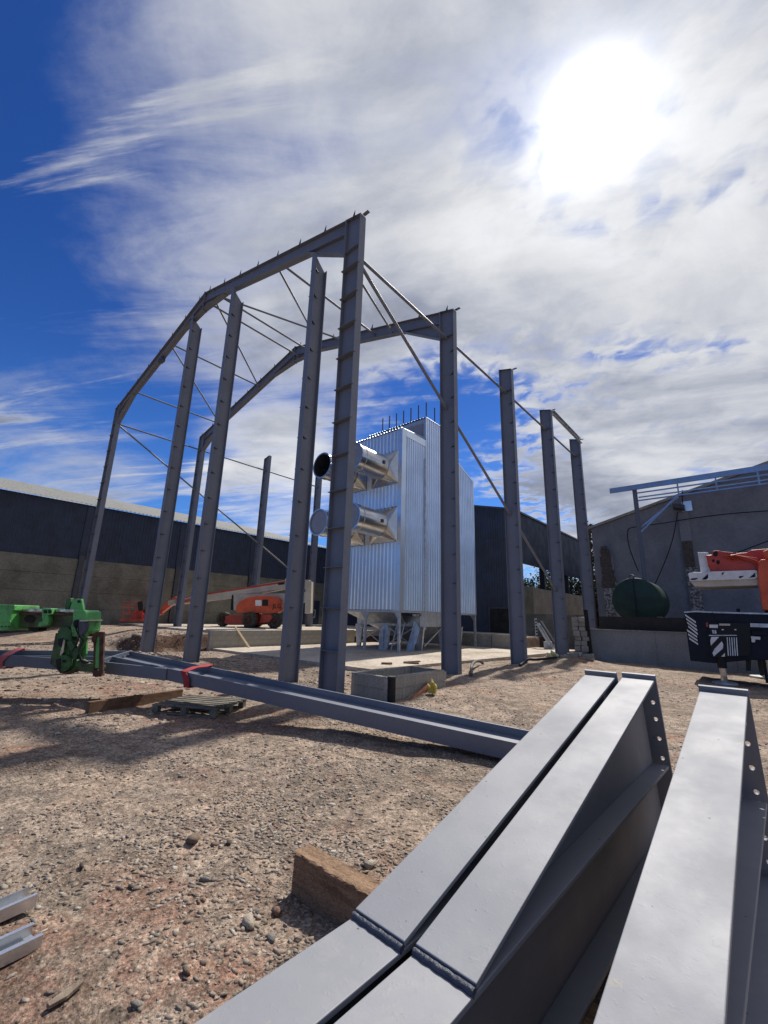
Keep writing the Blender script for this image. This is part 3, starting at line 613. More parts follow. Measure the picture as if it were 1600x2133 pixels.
for i, (xa, xb) in enumerate(((-6.55, -6.35), (-6.15, -5.9))):
    s = MB().bar((xa, 9.75, .1), (xb-.25, 10.3, 1.45), (1,0,0), .05, .04); tag(s.build('metal_strut', 'galv_dull'), ('left' if i == 0 else 'right')+' one of two thin metal struts leaning under the dryer', 'strut', 'struts under the dryer')

# ------------------------------------------------------------------ left storage shed
shed = thing('storage_shed', 'long low shed with navy cladding above grey concrete panels, left background', 'building', (-25, 0, .7))
SX, sp, ys = -25.0, 6.05, [1.17+6.05*k for k in range(-3, 4)]+[22.9]
for a, c in zip(ys, ys[1:]):
    MB().corr((SX, a+.0, 4.70), (0, c-a, 0), (0, 0, 3.5), .2, .035).build('cladding_sheet', 'navy', shed)
    MB().corr((SX+.28, a, 8.18), (0, c-a, 0), (-20.28, 0, 5.09), .26, .055, shape='sine').build('roof_sheet', 'roof_cement', shed, smooth=60)
    for r_ in range(4):
        o = MB().box(SX-.12, SX+.04+random.uniform(-.006, .006), a+.16, c-.16, .62+r_*1.02, .62+(r_+1)*1.02-.014).build('concrete_panel', 'concrete', shed)
MB().box(SX-.30, SX-.16, ys[0], ys[-1], .4, 8.15).build('light_stop', 'black_matt', shed)  # unseen dark box added to stop light leaking through the panel gaps
for a in ys[:-1]: MB().ibeam((SX+.02, a, .5), (SX+.02, a, 4.9), (1, 0, 0), .30, .30).build('stanchion', 'steel_dark', shed); 
for a in ys[:-1]: MB().box(SX+.0, SX+.06, a-.17, a+.17, 4.66, 8.1).build('cover_strip', 'navy', shed)
MB().corr((-45, ys[0], .6), (20, 0, 0), (0, 0, 12.6), .2, .035, top=lambda t: -t*5.0).build('end_cladding', 'navy', shed)
s = MB(); s.box(SX+.05, SX+.10, 19.9, 21.1, .8, 3.0); dr = s.build('door', 'navy', shed)
s = MB().box(SX+.10, SX+.115, 20.2, 20.55, 1.5, 2.1); s.build('door_window', 'black', dr)
s = MB(); [s.box(SX+.10, SX+.125, *q) for q in ((20.14,20.2,1.44,2.16),(20.55,20.61,1.44,2.16),(20.2,20.55,1.44,1.5),(20.2,20.55,2.1,2.16))]; s.build('window_frame', 'signal_white', dr)

# ------------------------------------------------------------------ navy barn behind the dryer
barn = thing('navy_barn', 'tall navy corrugated barn behind the dryer, open along its right side', 'building', (-14, 30, .6))
BX, BY, EZ = -5.9, 23.0, 9.76
prof = lambda x: EZ+min(-5.9-x, x+22.1)*.225
xs = list(np.linspace(-24.6, BX, 10))
for a, c in zip(xs, xs[1:]):
    MB().corr((a, BY, .66), (c-a, 0, 0), (0, 0, 1), .2, .035, top=lambda t, a=a, c=c: prof(a+(c-a)*t)-1.66).build('cladding_sheet', 'navy', barn)
for a in range(3): MB().corr((BX, BY+a*6, 5.86), (0, 6, 0), (0, 0, 3.9), .2, .035).build('cladding_sheet', 'navy', barn)
s = MB(); s.prism([(BX+.12, BY-.12, EZ-.02), (-14, BY-.12, prof(-14)), (-14, BY-.12, prof(-14)+.1), (BX+.12, BY-.12, EZ+.1)], (0, .2, 0)); s.box(BX+.05, BX+.14, BY+.08, 41, EZ-.04, EZ+.10); s.build('verge_trim', 'steel_dark', barn)
for xa, xb in ((BX+.1, -14), (-22.2, -14)): MB().prism([(xa, BY, prof(xa)+.03), (xb, BY, prof(xb)+.03), (xb, 41, prof(xb)+.03), (xa, 41, prof(xa)+.03)], (0, 0, .05)).build('roof_sheet', 'roof_cement', barn)
for y in (BY+.3, 29, 35, 40.8): MB().ibeam((BX-.3, y, 0), (BX-.3, y, 9.6), (1, 0, 0), .4, .2).build('stanchion', 'steel_dark', barn)
for a in range(6): MB().box(BX-.14, BX+.02, BY+.02+a*3, BY+a*3+2.99, 0, 4.2+random.uniform(-.02, .02)).build('concrete_panel', 'concrete_pale' if a else 'concrete', barn)
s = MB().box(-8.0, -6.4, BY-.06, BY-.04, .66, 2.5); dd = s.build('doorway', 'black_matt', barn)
s = MB(); s.box(-8.08, -8.0, BY-.09, BY-.03, .66, 2.58); s.box(-8.0, -6.32, BY-.09, BY-.03, 2.5, 2.58); s.build('door_frame', 'steel_dark', dd)
s = MB(); s.box(-5.75, -.9, 22.6, 22.8, 0, 2.15); tag(s.build('low_concrete_wall', 'concrete'), 'low grey concrete wall seen between the rear right columns', 'wall')

# ------------------------------------------------------------------ grey rendered building, canopy, tank, bund
gb = thing('rendered_building', 'grey rendered gable building on the right with brick showing through', 'building', (6, 27, 0))
GY0 = 24.0
gz0 = lambda x: 7.9+min(x+.8, 18.8-x)*.275
MB().prism([(-.8, GY0, 0), (18.8, GY0, 0), (18.8, GY0, gz0(18.8)), (9, GY0, gz0(9)), (-.8, GY0, gz0(-.8))], (0, .3, 0)).build('gable_wall', 'render_grey', gb)
MB().box(-.8, -.5, GY0+.3, 42, 0, 7.9).build('side_wall', 'render_grey', gb)
for xa, xb in ((-1.0, 9), (19, 9)): MB().prism([(xa, GY0-.15, gz0(xa)+.02), (xb, GY0-.15, gz0(xb)+.02), (xb, 42, gz0(xb)+.02), (xa, 42, gz0(xa)+.02)], (0, 0, .16)).build('roof_sheet', 'roof_cement', gb)
pr_ = MB().box(4.18, 4.72, GY0-.16, GY0, 0, 8.3).build('pier', 'render_grey', gb)
MB().box(4.20, 4.70, GY0-.19, GY0-.16, 5.0, 6.55).build('bare_brickwork', 'brick', pr_); MB().box(4.22, 4.80, GY0-.18, GY0-.16, 1.6, 5.0).build('flaking_whitewash', 'whitewash', pr_)
pr_ = MB().box(-.35, .42, GY0-.25, GY0, 0, 5.9).build('pier', 'render_grey', gb)
s = MB(); [s.box(-.37+random.uniform(-.06,.06)+max(0, z-4)*.05, .44+random.uniform(-.05,.06)-max(0, z-4.2)*.12, GY0-.36, GY0-.25, z, z+.215) for z in np.arange(3.9, 6.5, .225)]; s.build('bare_brickwork', 'brick', pr_)
MB().box(-.3, .5, GY0-.33, GY0-.25, .4, 3.88).build('flaking_whitewash', 'whitewash', pr_)
MB().tube((-.95, GY0-.1, .2), (-.95, GY0-.1, 7.8), .06, n=8).build('downpipe', 'rust', gb, smooth=50)
lf = thing('floodlight', 'small floodlight on the top of the grey wall pier', 'floodlight', (4.4, GY0-.3, 8.3))
s = MB(); s.box(4.45, 4.95, GY0-.2, GY0-.16, 8.35, 8.95); s.build('back_plate', 'galv', lf); s = MB(); s.hexa([(4.05,GY0-.7,8.55),(4.6,GY0-.7,8.4),(4.6,GY0-.25,8.35),(4.05,GY0-.25,8.5),(4.05,GY0-.75,8.8),(4.6,GY0-.75,8.65),(4.6,GY0-.2,8.75),(4.05,GY0-.2,8.9)]); s.build('lamp_housing', 'steel_dark', lf)
s = MB().tube((4.5, GY0-.3, 8.8), (4.62, GY0-.5, 9.6), .03, n=6); s.build('conduit', 'black', lf)
def cable(pts, label, y=GY0-.42):
    P = [at_y(*p, y) for p in pts]; Q = []
    for i in range(len(P)-1):
        p0, p1, p2, p3 = P[max(i-1,0)], P[i], P[i+1], P[min(i+2, len(P)-1)]
        for k in range(6):
            t = k/6; Q.append(.5*((2*p1)+(p2-p0)*t+(2*p0-5*p1+4*p2-p3)*t*t+(3*p1-p0-3*p2+p3)*t**3))
    tag(MB().path(Q+[P[-1]], .028, 6).build('cable', 'black', smooth=60), label, 'cable', 'cables strung on the grey wall')
cable([(1412, 1066), (1402, 1120), (1386, 1168), (1364, 1218)], 'black cable hanging from the floodlight down to the green tank')
cable([(1600, 1064), (1520, 1070), (1440, 1080), (1380, 1090), (1322, 1098), (1308, 1106), (1311, 1140), (1330, 1190)], 'black cable crossing the grey wall and drooping behind the canopy post')
cable([(1500, 1165), (1560, 1142), (1640, 1112)], 'black cable rising behind the orange crane boom')
can = thing('canopy_frame', 'galvanised canopy frame on a dark post in front of the grey building', 'canopy frame', (6, 21, 0))
CY = 21.0; a0 = at_y(1270, 1018, CY); z9 = a0.z; ps = at_y(1318, 1020, CY).x; ps2 = at_y(1345, 1210, CY).x
s = MB(); s.box(a0.x, 15.2, CY-.04, CY-.02, z9-.30, z9+.0); s.box(a0.x, 15.2, CY-.02, CY+.06, z9-.30, z9-.28); s.box(a0.x, 15.2, CY-.02, CY+.06, z9-.02, z9); s.build('eaves_beam', 'galv_blue', can)
MB().ibeam((ps+.08, CY+.1, 0), (ps+.08, CY+.1, z9-.05), (1,0,0), .22, .16, .012, .01).build('post', 'steel', can)
MB().ibeam((14.9, CY+.1, 0), (14.9, CY+.1, z9-.05), (1,0,0), .22, .16, .012, .01).build('post', 'steel', can)
for i, (zr, dy) in enumerate(((z9-.52, .0), (z9-.70, .35), (z9-.98, .0))): MB().bar((ps+.2, CY+dy, zr), (15, CY+dy, zr), (0,1,0), .06, .07).build('rail', 'galv_blue', can)
for x in np.arange(ps+2.2, 15, 1.7): MB().bar((x, CY+.0, z9-1.02), (x, CY+.0, z9-.3), (1,0,0), .07, .05).build('hanger', 'galv_blue', can)
for dy in (-.1, .25): MB().bar((ps+.2, CY+dy, z9-2.75+dy), (ps+2.15, CY+dy, z9-1.0), (0,1,0), .05, .09).build('knee_brace', 'galv_blue', can)
tk = thing('fuel_tank', 'dark green cylindrical fuel tank behind the low grey bund wall', 'tank', (2.62, 18.8, 0))
tc = Vector((2.62, 17.5, 2.82)); tr = 1.07
MB().lathe(tc, (0,1,0), [(-.16, 0), (-.15, .35), (-.11, .7), (-.04, .95), (0, tr), (.02, tr+.012), (.06, tr+.012), (.07, tr), (2.5, tr), (2.62, .8), (2.68, 0)], 40).build('shell', 'tank_green', tk, smooth=40)
for y in (18.0, 19.6): MB().box(1.7, 3.55, y-.12, y+.12, 0, 2.05).build('saddle', 'block', tk)
s = MB(); s.box(tc.x-.02, tc.x+.02, 17.30, 17.33, 1.8, 3.8); s.build('sight_gauge', 'black', tk)
s = MB().path([tc+Vector((.0,.1,1.03)), tc+Vector((0,.1,1.2)), tc+Vector((-.12,.1,1.25)), tc+Vector((-.2,.1,1.18))], .035, 6); s.build('vent_pipe', 'steel_dark', tk)
s = MB().path([tc+Vector((-.85,.2,.75)), tc+Vector((-.88,.2,.95))], .03, 6); s.build('breather', 'whitewash', tk)
bd = thing('bund_wall', 'pale grey concrete bund wall with a thin light coping, right background', 'wall', (5.5, 15, 0))
for a in range(4): MB().box(1.05+a*2.6, 1.05+a*2.6+2.592, 14.95+random.uniform(-.008,.008), 15.1, -.05, 1.37).build('concrete_panel', 'bund', bd)
MB().box(1.0, 11.5, 14.92, 15.12, 1.372, 1.405).build('coping', 'concrete_pale', bd)
s = MB(); s.box(1.35, 11.4, 15.5, 15.62, 0, 1.98); tag(s.build('dark_hoarding', 'dark_board'), 'dark boarded hoarding rising just behind the bund wall', 'hoarding')
rp = thing('rubble_pier', 'crumbling stub of block masonry at the end of the bund wall', 'masonry pier', (.72, 14.75, 0))
z = -.03
for i in range(9):
    hh = random.uniform(.17, .26); xo = random.uniform(-.08, .08)
    for j in range(2):
        MB().box(.45+j*.3+xo, .45+j*.3+xo+random.uniform(.24, .29), 14.55+random.uniform(-.06,.04), 14.95, z, z+hh-.015).build('stone_block', 'block', rp, wob=.012, bevel=.012)
    z += hh
s = MB().bar((1.12, 14.62, -.1), (1.02, 14.72, 2.25), (1,0,0), .16, .12); tag(s.build('dark_post', 'black_matt'), 'blackened timber post standing against the bund wall end', 'post')
for i in range(12):
    x, y = .55+random.uniform(-.5, .9), 14.0+random.uniform(-.4, .45); sz = random.uniform(.08, .2)
    if i < 7:
        o = MB().box(-sz, sz, -sz*.7, sz*.7, -sz*.4, sz*.4); o.v = [(a+x, c_+y, e+float(hgt(x, y))+sz*.25) for a, c_, e in o.v]
        tag(o.build('rubble', 'block', wob=sz*.25), 'broken lump of rubble heaped at the foot of the masonry pier', 'rubble', 'rubble at the pier foot')

# ------------------------------------------------------------------ trees beyond the barn
def leaf_mesh(name, C_, n, size, rx, rz):
    u = rng.normal(size=(n, 3)); u /= np.linalg.norm(u, axis=1)[:, None]; r_ = rng.uniform(.25, 1, n)**.5
    P = u*r_[:, None]*np.array([rx, rx, rz]); cl = rng.normal(size=(60, 3)); cl = cl/np.linalg.norm(cl, axis=1)[:, None]*rng.uniform(.5, 1, (60, 1))*np.array([rx, rx, rz])
    k = rng.integers(0, 60, n); P = np.where(rng.uniform(size=(n, 1)) < .75, cl[k]+rng.normal(scale=rx*.13, size=(n, 3)), P)+np.array(C_)
    a = rng.normal(size=(n, 3)); a /= np.linalg.norm(a, axis=1)[:, None]; c = np.cross(a, rng.normal(size=(n, 3))); c /= np.linalg.norm(c, axis=1)[:, None]
    s_ = rng.uniform(.5, 1.2, (n, 1))*size; V = np.stack([P-a*s_, P+c*s_*.5, P+a*s_, P-c*s_*.5], 1).reshape(-1, 3)
    return fastmesh(name, V, np.arange(n*4).reshape(-1, 4))
def tree(x, y, h, rx, label, li, conifer=False):
    t = thing('tree', label, 'tree', (x, y, 0), 'trees beyond the barn')
    s = MB().path([(x, y, -.2), (x+.1, y, h*.4), (x, y+.1, h*.95)], [h*.03, h*.022, h*.006], 8)
    for i in range(9):
        a = random.uniform(0, 6.28); z0 = h*random.uniform(.3, .8); L = rx*random.uniform(.6, 1.0)
        s.path([(x, y, z0), (x+math.cos(a)*L*.5, y+math.sin(a)*L*.5, z0+L*.25), (x+math.cos(a)*L, y+math.sin(a)*L, z0+L*(.1 if conifer else .5))], [h*.01, h*.007, h*.003], 5)
    s.build('trunk', 'bark', t, smooth=60)
    me = leaf_mesh('crown', (0, 0, h*.56), 4200, .19, rx, h*.5); me.materials.append(M['leaf%d' % li])
    o = bpy.data.objects.new('crown', me); COL.objects.link(o); o.parent = t
tree(-9.5, 47, 8.2, 3.0, 'bushy mid-green tree seen left in the barn opening', 1); tree(-13.5, 52, 9.0, 3.2, 'dark tree furthest left behind the barn', 2); tree(-5.4, 49, 8.0, 2.6, 'light-crowned tree seen right in the barn opening', 0)
for i, (tx, ty, th_) in enumerate(((-17, 49, 7), (-11.5, 44.5, 6), (-7.4, 45, 6.2), (-3.2, 45.5, 6), (-.5, 47, 6.5), (-7.8, 53, 9), (-2.2, 52, 8.5))):
    tree(tx, ty, th_, 2.6, ('low bushy tree furthest left beyond the barn', 'low hedge tree left of centre beyond the barn', 'low hedge tree in the middle of the barn opening', 'low hedge tree at the right of the barn opening', 'hedge tree against the grey building corner', 'tall tree behind the middle of the hedge', 'tall tree behind the right of the hedge')[i], i % 3)
tp = at_y(1224, 1108, 56); tree(tp.x, 56, tp.z+.8, 1.5, 'tall sparse dark treetop between the barn and the grey building', 2, True)

# ------------------------------------------------------------------ vehicles (worked out on upright planes that face the lens direction on plan)
AX = Vector((math.cos(yaw), math.sin(yaw), 0)); AF = Vector((-math.sin(yaw), math.cos(yaw), 0))
def at_a(px, py, a): v = ray(px, py); return CAM+v*(a/v.dot(AF))
def plate(mb, pts, a, th): return mb.prism([at_a(*p, a) for p in pts], AF*th)
# --- boom lift
LA = 27.2
org = at_a(535, 1309, LA+1.0)
lift = thing('boom_lift', 'orange and cream articulated boom lift parked on the upper slab', 'boom lift', (org.x, org.y, .80))
def lp(name, pts, a, th, m, parent=None, bevel=.0): return plate(MB(), pts, a, th).build(name, m, parent or lift, bevel=bevel)
lp('chassis', [(470,1283),(482,1281),(560,1279),(572,1284),(574,1297),(540,1302),(478,1302),(468,1298)], LA+.5, 1.35, 'orange_red')
lp('chassis_arm', [(545,1280),(572,1281),(560,1296),(540,1298)], LA+.15, .35, 'orange_red')
def wheel(px, py, a, r_, lab=None, yawo=0):
    c = at_a(px, py, a); c.z = .80+r_; ax = (AF*math.cos(yawo)+AX*math.sin(yawo)).normalized()
    w_ = MB().lathe(c, ax, [(-.19, r_*.55), (-.19, r_*.88), (-.12, r_), (.12, r_), (.19, r_*.88), (.19, r_*.55)], 24)
    for i in range(18):
        an = i/18*6.283; x_ = ax.cross(Vector((0,0,1))).normalized(); dv = x_*math.cos(an)+Vector((0,0,1))*math.sin(an); tv = ax.cross(dv)
        w_.bar(c+dv*(r_-.01)-ax*.19+tv*.04, c+dv*(r_-.01)+ax*.02-tv*.03, dv, .05, .05)
    wh = w_.build('tyre', 'rubber', lift, smooth=40)
    MB().lathe(c, ax, [(-.17, 0), (-.165, r_*.2), (-.12, r_*.3), (-.14, r_*.5), (-.18, r_*.56), (.18, r_*.56), (.1, 0)], 20).build('rim', 'rust', wh, smooth=40)
wheel(521, 1295, LA-.1, .47, yawo=.35); wheel(573, 1295, LA+.3, .46, yawo=.2); wheel(466, 1296, LA+1.6, .46, yawo=.3); wheel(536, 1296, LA+2.0, .46, yawo=.2)
hood = lp('engine_hood', [(491,1272),(492,1262),(500,1252),(515,1245),(535,1241.5),(560,1241),(577,1243),(583,1249),(585,1262),(584,1274),(575,1277),(505,1277),(494,1276)], LA+.1, .6, 'orange', bevel=.03)
lp('turret_side', [(482,1271),(485,1240),(505,1238),(592,1236),(598,1256),(590,1272)], LA+.75, 1.2, 'cream')
lp('counter_edge', [(480,1270),(483,1239),(486,1239),(486,1272)], LA+.72, .03, 'black')
s = MB(); plate(s, [(532,1250),(545,1250),(545,1262),(532,1262)], LA+.07, .03); s.build('data_plate', 'signal_white', hood)
s = MB(); plate(s, [(547,1249),(558,1249),(558,1262),(546,1262)], LA+.07, .03); s.build('vent_grille', 'black', hood)
lp('main_boom', [(350,1261.5),(350,1251.5),(597,1208),(600,1226),(500,1244)], LA+.9, .42, 'cream')
lp('boom_stripe', [(400,1243.5),(400,1240.5),(594,1210),(594,1214)], LA+.885, .02, 'orange_red')
lp('boom_slot', [(578,1214.5),(592,1213),(593,1217),(580,1219)], LA+.88, .02, 'black')
lp('boom_tip', [(372,1257),(372,1247.5),(400,1240),(400,1252.5)], LA+.86, .5, 'orange')
lp('lift_cylinder', [(505,1238),(505,1234),(598,1220),(598,1225)], LA+.82, .08, 'cream')
lp('riser_boom', [(590,1238),(590,1258),(642,1254),(642,1232)], LA+.7, .5, 'cream'); lp('riser_link', [(637,1209),(649,1211),(647,1277),(635,1278)], LA+.55, .8, 'cream')
lp('boom_pivot', [(594,1205),(645,1208),(645,1226),(596,1228)], LA+.85, .5, 'cream')
lp('jib', [(336,1277),(332,1271),(343,1256),(364,1243),(372,1246),(372,1256),(360,1258)], LA+.9, .35, 'orange')
lp('jib_rod', [(362,1251),(398,1243),(398,1246),(364,1254)], LA+.82, .06, 'chrome')
bk = MB(); za, zb_ = 1294, 1255
plate(bk, [(249,1289),(298,1289),(298,1294),(249,1294)], LA+.3, 1.1); bk.cur = 0
bas = bk.build('basket_floor', 'orange_red', lift)
for a_ in (LA+.32, LA+1.36):
    q = MB()
    for x in (257, 270, 284, 297): q.tube(at_a(x, 1290, a_), at_a(x, 1254, a_), .022, n=6)
    for y in (1254, 1266, 1278): q.tube(at_a(257, y, a_), at_a(297, y, a_), .022, n=6)
    q.build('guard_rail', 'orange_red', bas)
lp('control_panel', [(286,1254),(297,1252),(298,1270),(288,1272)], LA+.3, .6, 'black', bas); lp('basket_mount', [(272,1289),(280,1272),(292,1268),(300,1280),(300,1290)], LA+.5, .6, 'orange_red', bas)
lp('jib_mount', [(296,1262),(312,1262),(336,1270),(334,1280),(300,1288)], LA+.85, .4, 'orange_red', lift)
def lettering(txt, size, pos, right, up, m, parent, name='lettering'):
    cu = bpy.data.curves.new(name, 'FONT'); cu.body = txt; cu.size = size; cu.align_x = 'CENTER'; cu.extrude = .004; cu.offset = .006*size
    to = bpy.data.objects.new(name+'_src', cu); COL.objects.link(to); bpy.context.view_layer.update()
    me = bpy.data.meshes.new_from_object(to.evaluated_get(bpy.context.evaluated_depsgraph_get())); bpy.data.objects.remove(to)
    me.materials.clear(); me.materials.append(M[m]); n_ = right.cross(up)
    me.transform(Matrix(((right.x,up.x,n_.x,pos.x),(right.y,up.y,n_.y,pos.y),(right.z,up.z,n_.z,pos.z),(0,0,0,1))))
    if parent: me.transform(Matrix.Translation(-rootof(parent).location))
    o = bpy.data.objects.new(name, me); COL.objects.link(o); o.parent = parent; return o
lettering('JLG', .38, at_a(577, 1267, LA+.07), AX, Vector((0,0,1)), 'black', hood)

# --- telehandler (boom and fork carriage in view, the machine itself out to the left)
TA = 8.1
tel = thing('telehandler', 'green telehandler boom and fork carriage reaching in from the left', 'telehandler', (at_a(-820, 1300, TA+.2).x, at_a(-820, 1300, TA+.2).y, 0))
cv = lambda pts: [(x/6.667, 1230+y/6.667) for x, y in pts]
def tp_(name, pts, a, th, m, parent=None, bevel=.008, px=True): return plate(MB(), cv(pts) if px else pts, a, th).build(name, m, parent or tel, bevel=bevel)
tp_('inner_boom', [(-60,330),(1040,330),(1040,520),(-60,505)], TA+.10, .26, 'green_dirty')
tp_('boom_rail', [(-60,244),(1030,262),(1030,300),(-60,292)], TA+.08, .28, 'chrome', bevel=.004); tp_('boom_rail', [(-60,296),(1030,312),(1030,345),(-60,335)], TA+.06, .05, 'rust', bevel=.004)
tp_('boom_flange', [(560,405),(1030,405),(1030,416),(560,416)], TA+.085, .02, 'green_dirty', bevel=0)
tp_('collar', [(520,500),(545,440),(585,430),(575,250),(590,243),(708,250),(706,330),(660,350),(675,410),(665,480),(590,500)], TA-.02, .46, 'green')
for x in (600, 665): tp_('bolt_boss', [(x,270),(x+48,270),(x+48,318),(x,318)], TA-.035, .02, 'black')
tp_('outer_boom', [(-4200,545),(-4200,150),(-60,195),(45,195),(200,200),(195,275),(165,300),(140,430),(125,545),(60,560)], TA-.10, .60, 'green', bevel=.015)
tp_('outer_boom_band', [(-200,430),(138,418),(138,436),(-200,448)], TA-.115, .02, 'green', bevel=.004)
for x in (5, 60, 105): tp_('bolt_head', [(x,490),(x+22,490),(x+22,512),(x,512)], TA-.115, .02, 'green_dark', bevel=.003)
for x0, x1 in ((175, 235), (335, 485)):
    s = MB(); c = [( (x0+x1)/2+(x1-x0)/2*math.cos(t), 395+50*math.sin(t)) for t in np.linspace(0, 6.283, 17)[:-1]]; plate(s, cv(c), TA+.085, .02); s.build('boom_opening', 'black_matt', tel)
tp_('under_hose', [(380,500),(540,500),(540,560),(470,578),(395,560)], TA+.15, .2, 'black_matt'); tp_('under_rod', [(-60,575),(400,570),(400,580),(-60,587)], TA+.2, .03, 'black_matt', bevel=0)
hd = tp_('boom_head', [(1010,300),(1040,270),(1160,270),(1196,300),(1196,420),(1180,560),(1120,640),(1000,640),(980,500),(1005,440)], TA-.02, .44, 'green', bevel=.015)
tp_('head_plate', [(965,262),(1000,150),(1050,112),(1130,118),(1158,270)], TA+.05, .06, 'green', hd); tp_('head_plate', [(965,262),(1000,150),(1050,112),(1130,118),(1158,270)], TA+.30, .06, 'green', hd)
tp_('head_side', [(900,265),(915,120),(980,105),(985,160),(950,265)], TA+.28, .1, 'green_dark', hd); tp_('pin', [(1070,135),(1105,135),(1105,170),(1070,170)], TA+.03, .03, 'black', hd)
tp_('head_lip', [(1100,410),(1230,408),(1236,420),(1190,432),(1105,432)], TA-.06, .4, 'cream', hd, .003)
tp_('tilt_cylinder', [(1085,430),(1160,440),(1195,460),(1180,560),(1120,640),(1095,600)], TA-.09, .10, 'steel_dark', hd)
ringp = [(1062+52*math.cos(t), 465+62*math.sin(t)) for t in np.linspace(0, 6.283, 15)[:-1]]; tp_('pivot_boss', ringp, TA-.06, .08, 'black', hd, .006)
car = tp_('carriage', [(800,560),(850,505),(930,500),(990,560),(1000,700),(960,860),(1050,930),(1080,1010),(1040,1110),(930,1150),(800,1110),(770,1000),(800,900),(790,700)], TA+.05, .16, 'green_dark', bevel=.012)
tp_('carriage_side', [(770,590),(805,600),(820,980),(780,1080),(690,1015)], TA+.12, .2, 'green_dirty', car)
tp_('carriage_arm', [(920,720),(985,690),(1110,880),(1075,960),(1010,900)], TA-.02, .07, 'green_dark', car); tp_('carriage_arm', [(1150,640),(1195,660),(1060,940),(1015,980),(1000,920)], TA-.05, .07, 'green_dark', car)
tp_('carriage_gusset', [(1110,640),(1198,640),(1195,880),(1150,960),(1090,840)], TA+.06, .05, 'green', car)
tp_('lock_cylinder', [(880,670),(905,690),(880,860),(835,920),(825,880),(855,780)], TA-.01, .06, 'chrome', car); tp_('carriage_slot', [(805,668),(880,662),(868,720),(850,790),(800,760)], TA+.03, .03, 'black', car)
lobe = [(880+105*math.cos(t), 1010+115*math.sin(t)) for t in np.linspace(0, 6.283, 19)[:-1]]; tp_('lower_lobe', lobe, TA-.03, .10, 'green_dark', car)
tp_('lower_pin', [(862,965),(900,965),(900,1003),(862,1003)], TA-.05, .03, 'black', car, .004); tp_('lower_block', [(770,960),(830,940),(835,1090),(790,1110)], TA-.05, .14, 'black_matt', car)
tp_('lower_arm', [(1040,1000),(1110,960),(1200,1020),(1300,1010),(1310,1110),(1180,1135),(1050,1110)], TA+.04, .14, 'green_dirty', car); tp_('lower_shadow_bar', [(780,1085),(930,1130),(1040,1100),(1040,1130),(940,1165),(830,1150)], TA+.0, .15, 'rust', car)  # shadow bar: shade under the carriage put in as a dark brown strip
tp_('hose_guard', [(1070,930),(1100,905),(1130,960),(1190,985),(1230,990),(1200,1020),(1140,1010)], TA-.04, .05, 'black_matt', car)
fk = tp_('fork_shank', [(1380,575),(1440,580),(1425,1110),(1390,1200),(1340,1195),(1372,1080)], TA-.02, .05, 'rust', bevel=.006)
tp_('carriage_frame', [(1322,640),(1385,630),(1372,1080),(1298,1075)], TA+.0, .03, 'green', bevel=.006); tp_('carriage_frame_edge', [(1300,640),(1326,640),(1305,1080),(1292,1080)], TA-.02, .04, 'rust', bevel=.004)
tp_('top_bar', [(1150,600),(1320,605),(1320,640),(1150,640)], TA+.2, .08, 'rust'); tp_('fork_hook', [(1290,600),(1340,572),(1395,575),(1385,640),(1330,640),(1325,720),(1300,770),(1288,720),(1265,715),(1270,660)], TA-.03, .05, 'rust'); tp_('fork_heel', [(1285,1110),(1350,1100),(1390,1140),(1388,1195),(1320,1205),(1285,1180)], TA-.01, .14, 'rust')
tp_('lower_bar', [(1040,1060),(1380,1050),(1378,1095),(1040,1105)], TA+.05, .2, 'green_dirty')
s = MB(); s.path([at_a(*p, TA-.08) for p in cv([(1050,420),(1090,520),(1100,640),(1060,760),(1000,850)])], .014, 6); s.path([at_a(*p, TA-.07) for p in cv([(1040,480),(1080,600),(1150,700),(1090,830),(1130,960)])], .012, 6); s.build('hydraulic_hose', 'black_matt', tel, smooth=60)
tb = MB(); plate(tb, [(-1010,1310),(-1010,1190),(-890,1150),(-730,1170),(-650,1250),(-640,1330),(-670,1385),(-990,1385)], TA-.7, 1.9); tb.build('body', 'green', tel, bevel=.05)
tb = MB(); plate(tb, [(-910,1200),(-890,1040),(-790,1035),(-730,1180)], TA-.85, .9); tb.build('cab', 'black', tel, bevel=.04)
for px_ in (-950, -700):
    for a_ in (TA-1.0, TA+1.0):
        c = at_a(px_, 1420, a_); c.z = .62; MB().lathe(c, AF, [(-.2, .3), (-.2, .55), (-.14, .64), (.14, .64), (.2, .55), (.2, .3)], 24).build('tyre', 'rubber', tel, smooth=40); MB().lathe(c, AF, [(-.17, 0), (-.15, .3), (.15, .3), (.17, 0)], 16).build('rim', 'cream', tel, smooth=40)
tb = MB(); plate(tb, [(-810,1180),(-770,1170),(-380,1250),(-390,1300)], TA+.0, .3); tb.build('boom_mount', 'green_dark', tel)

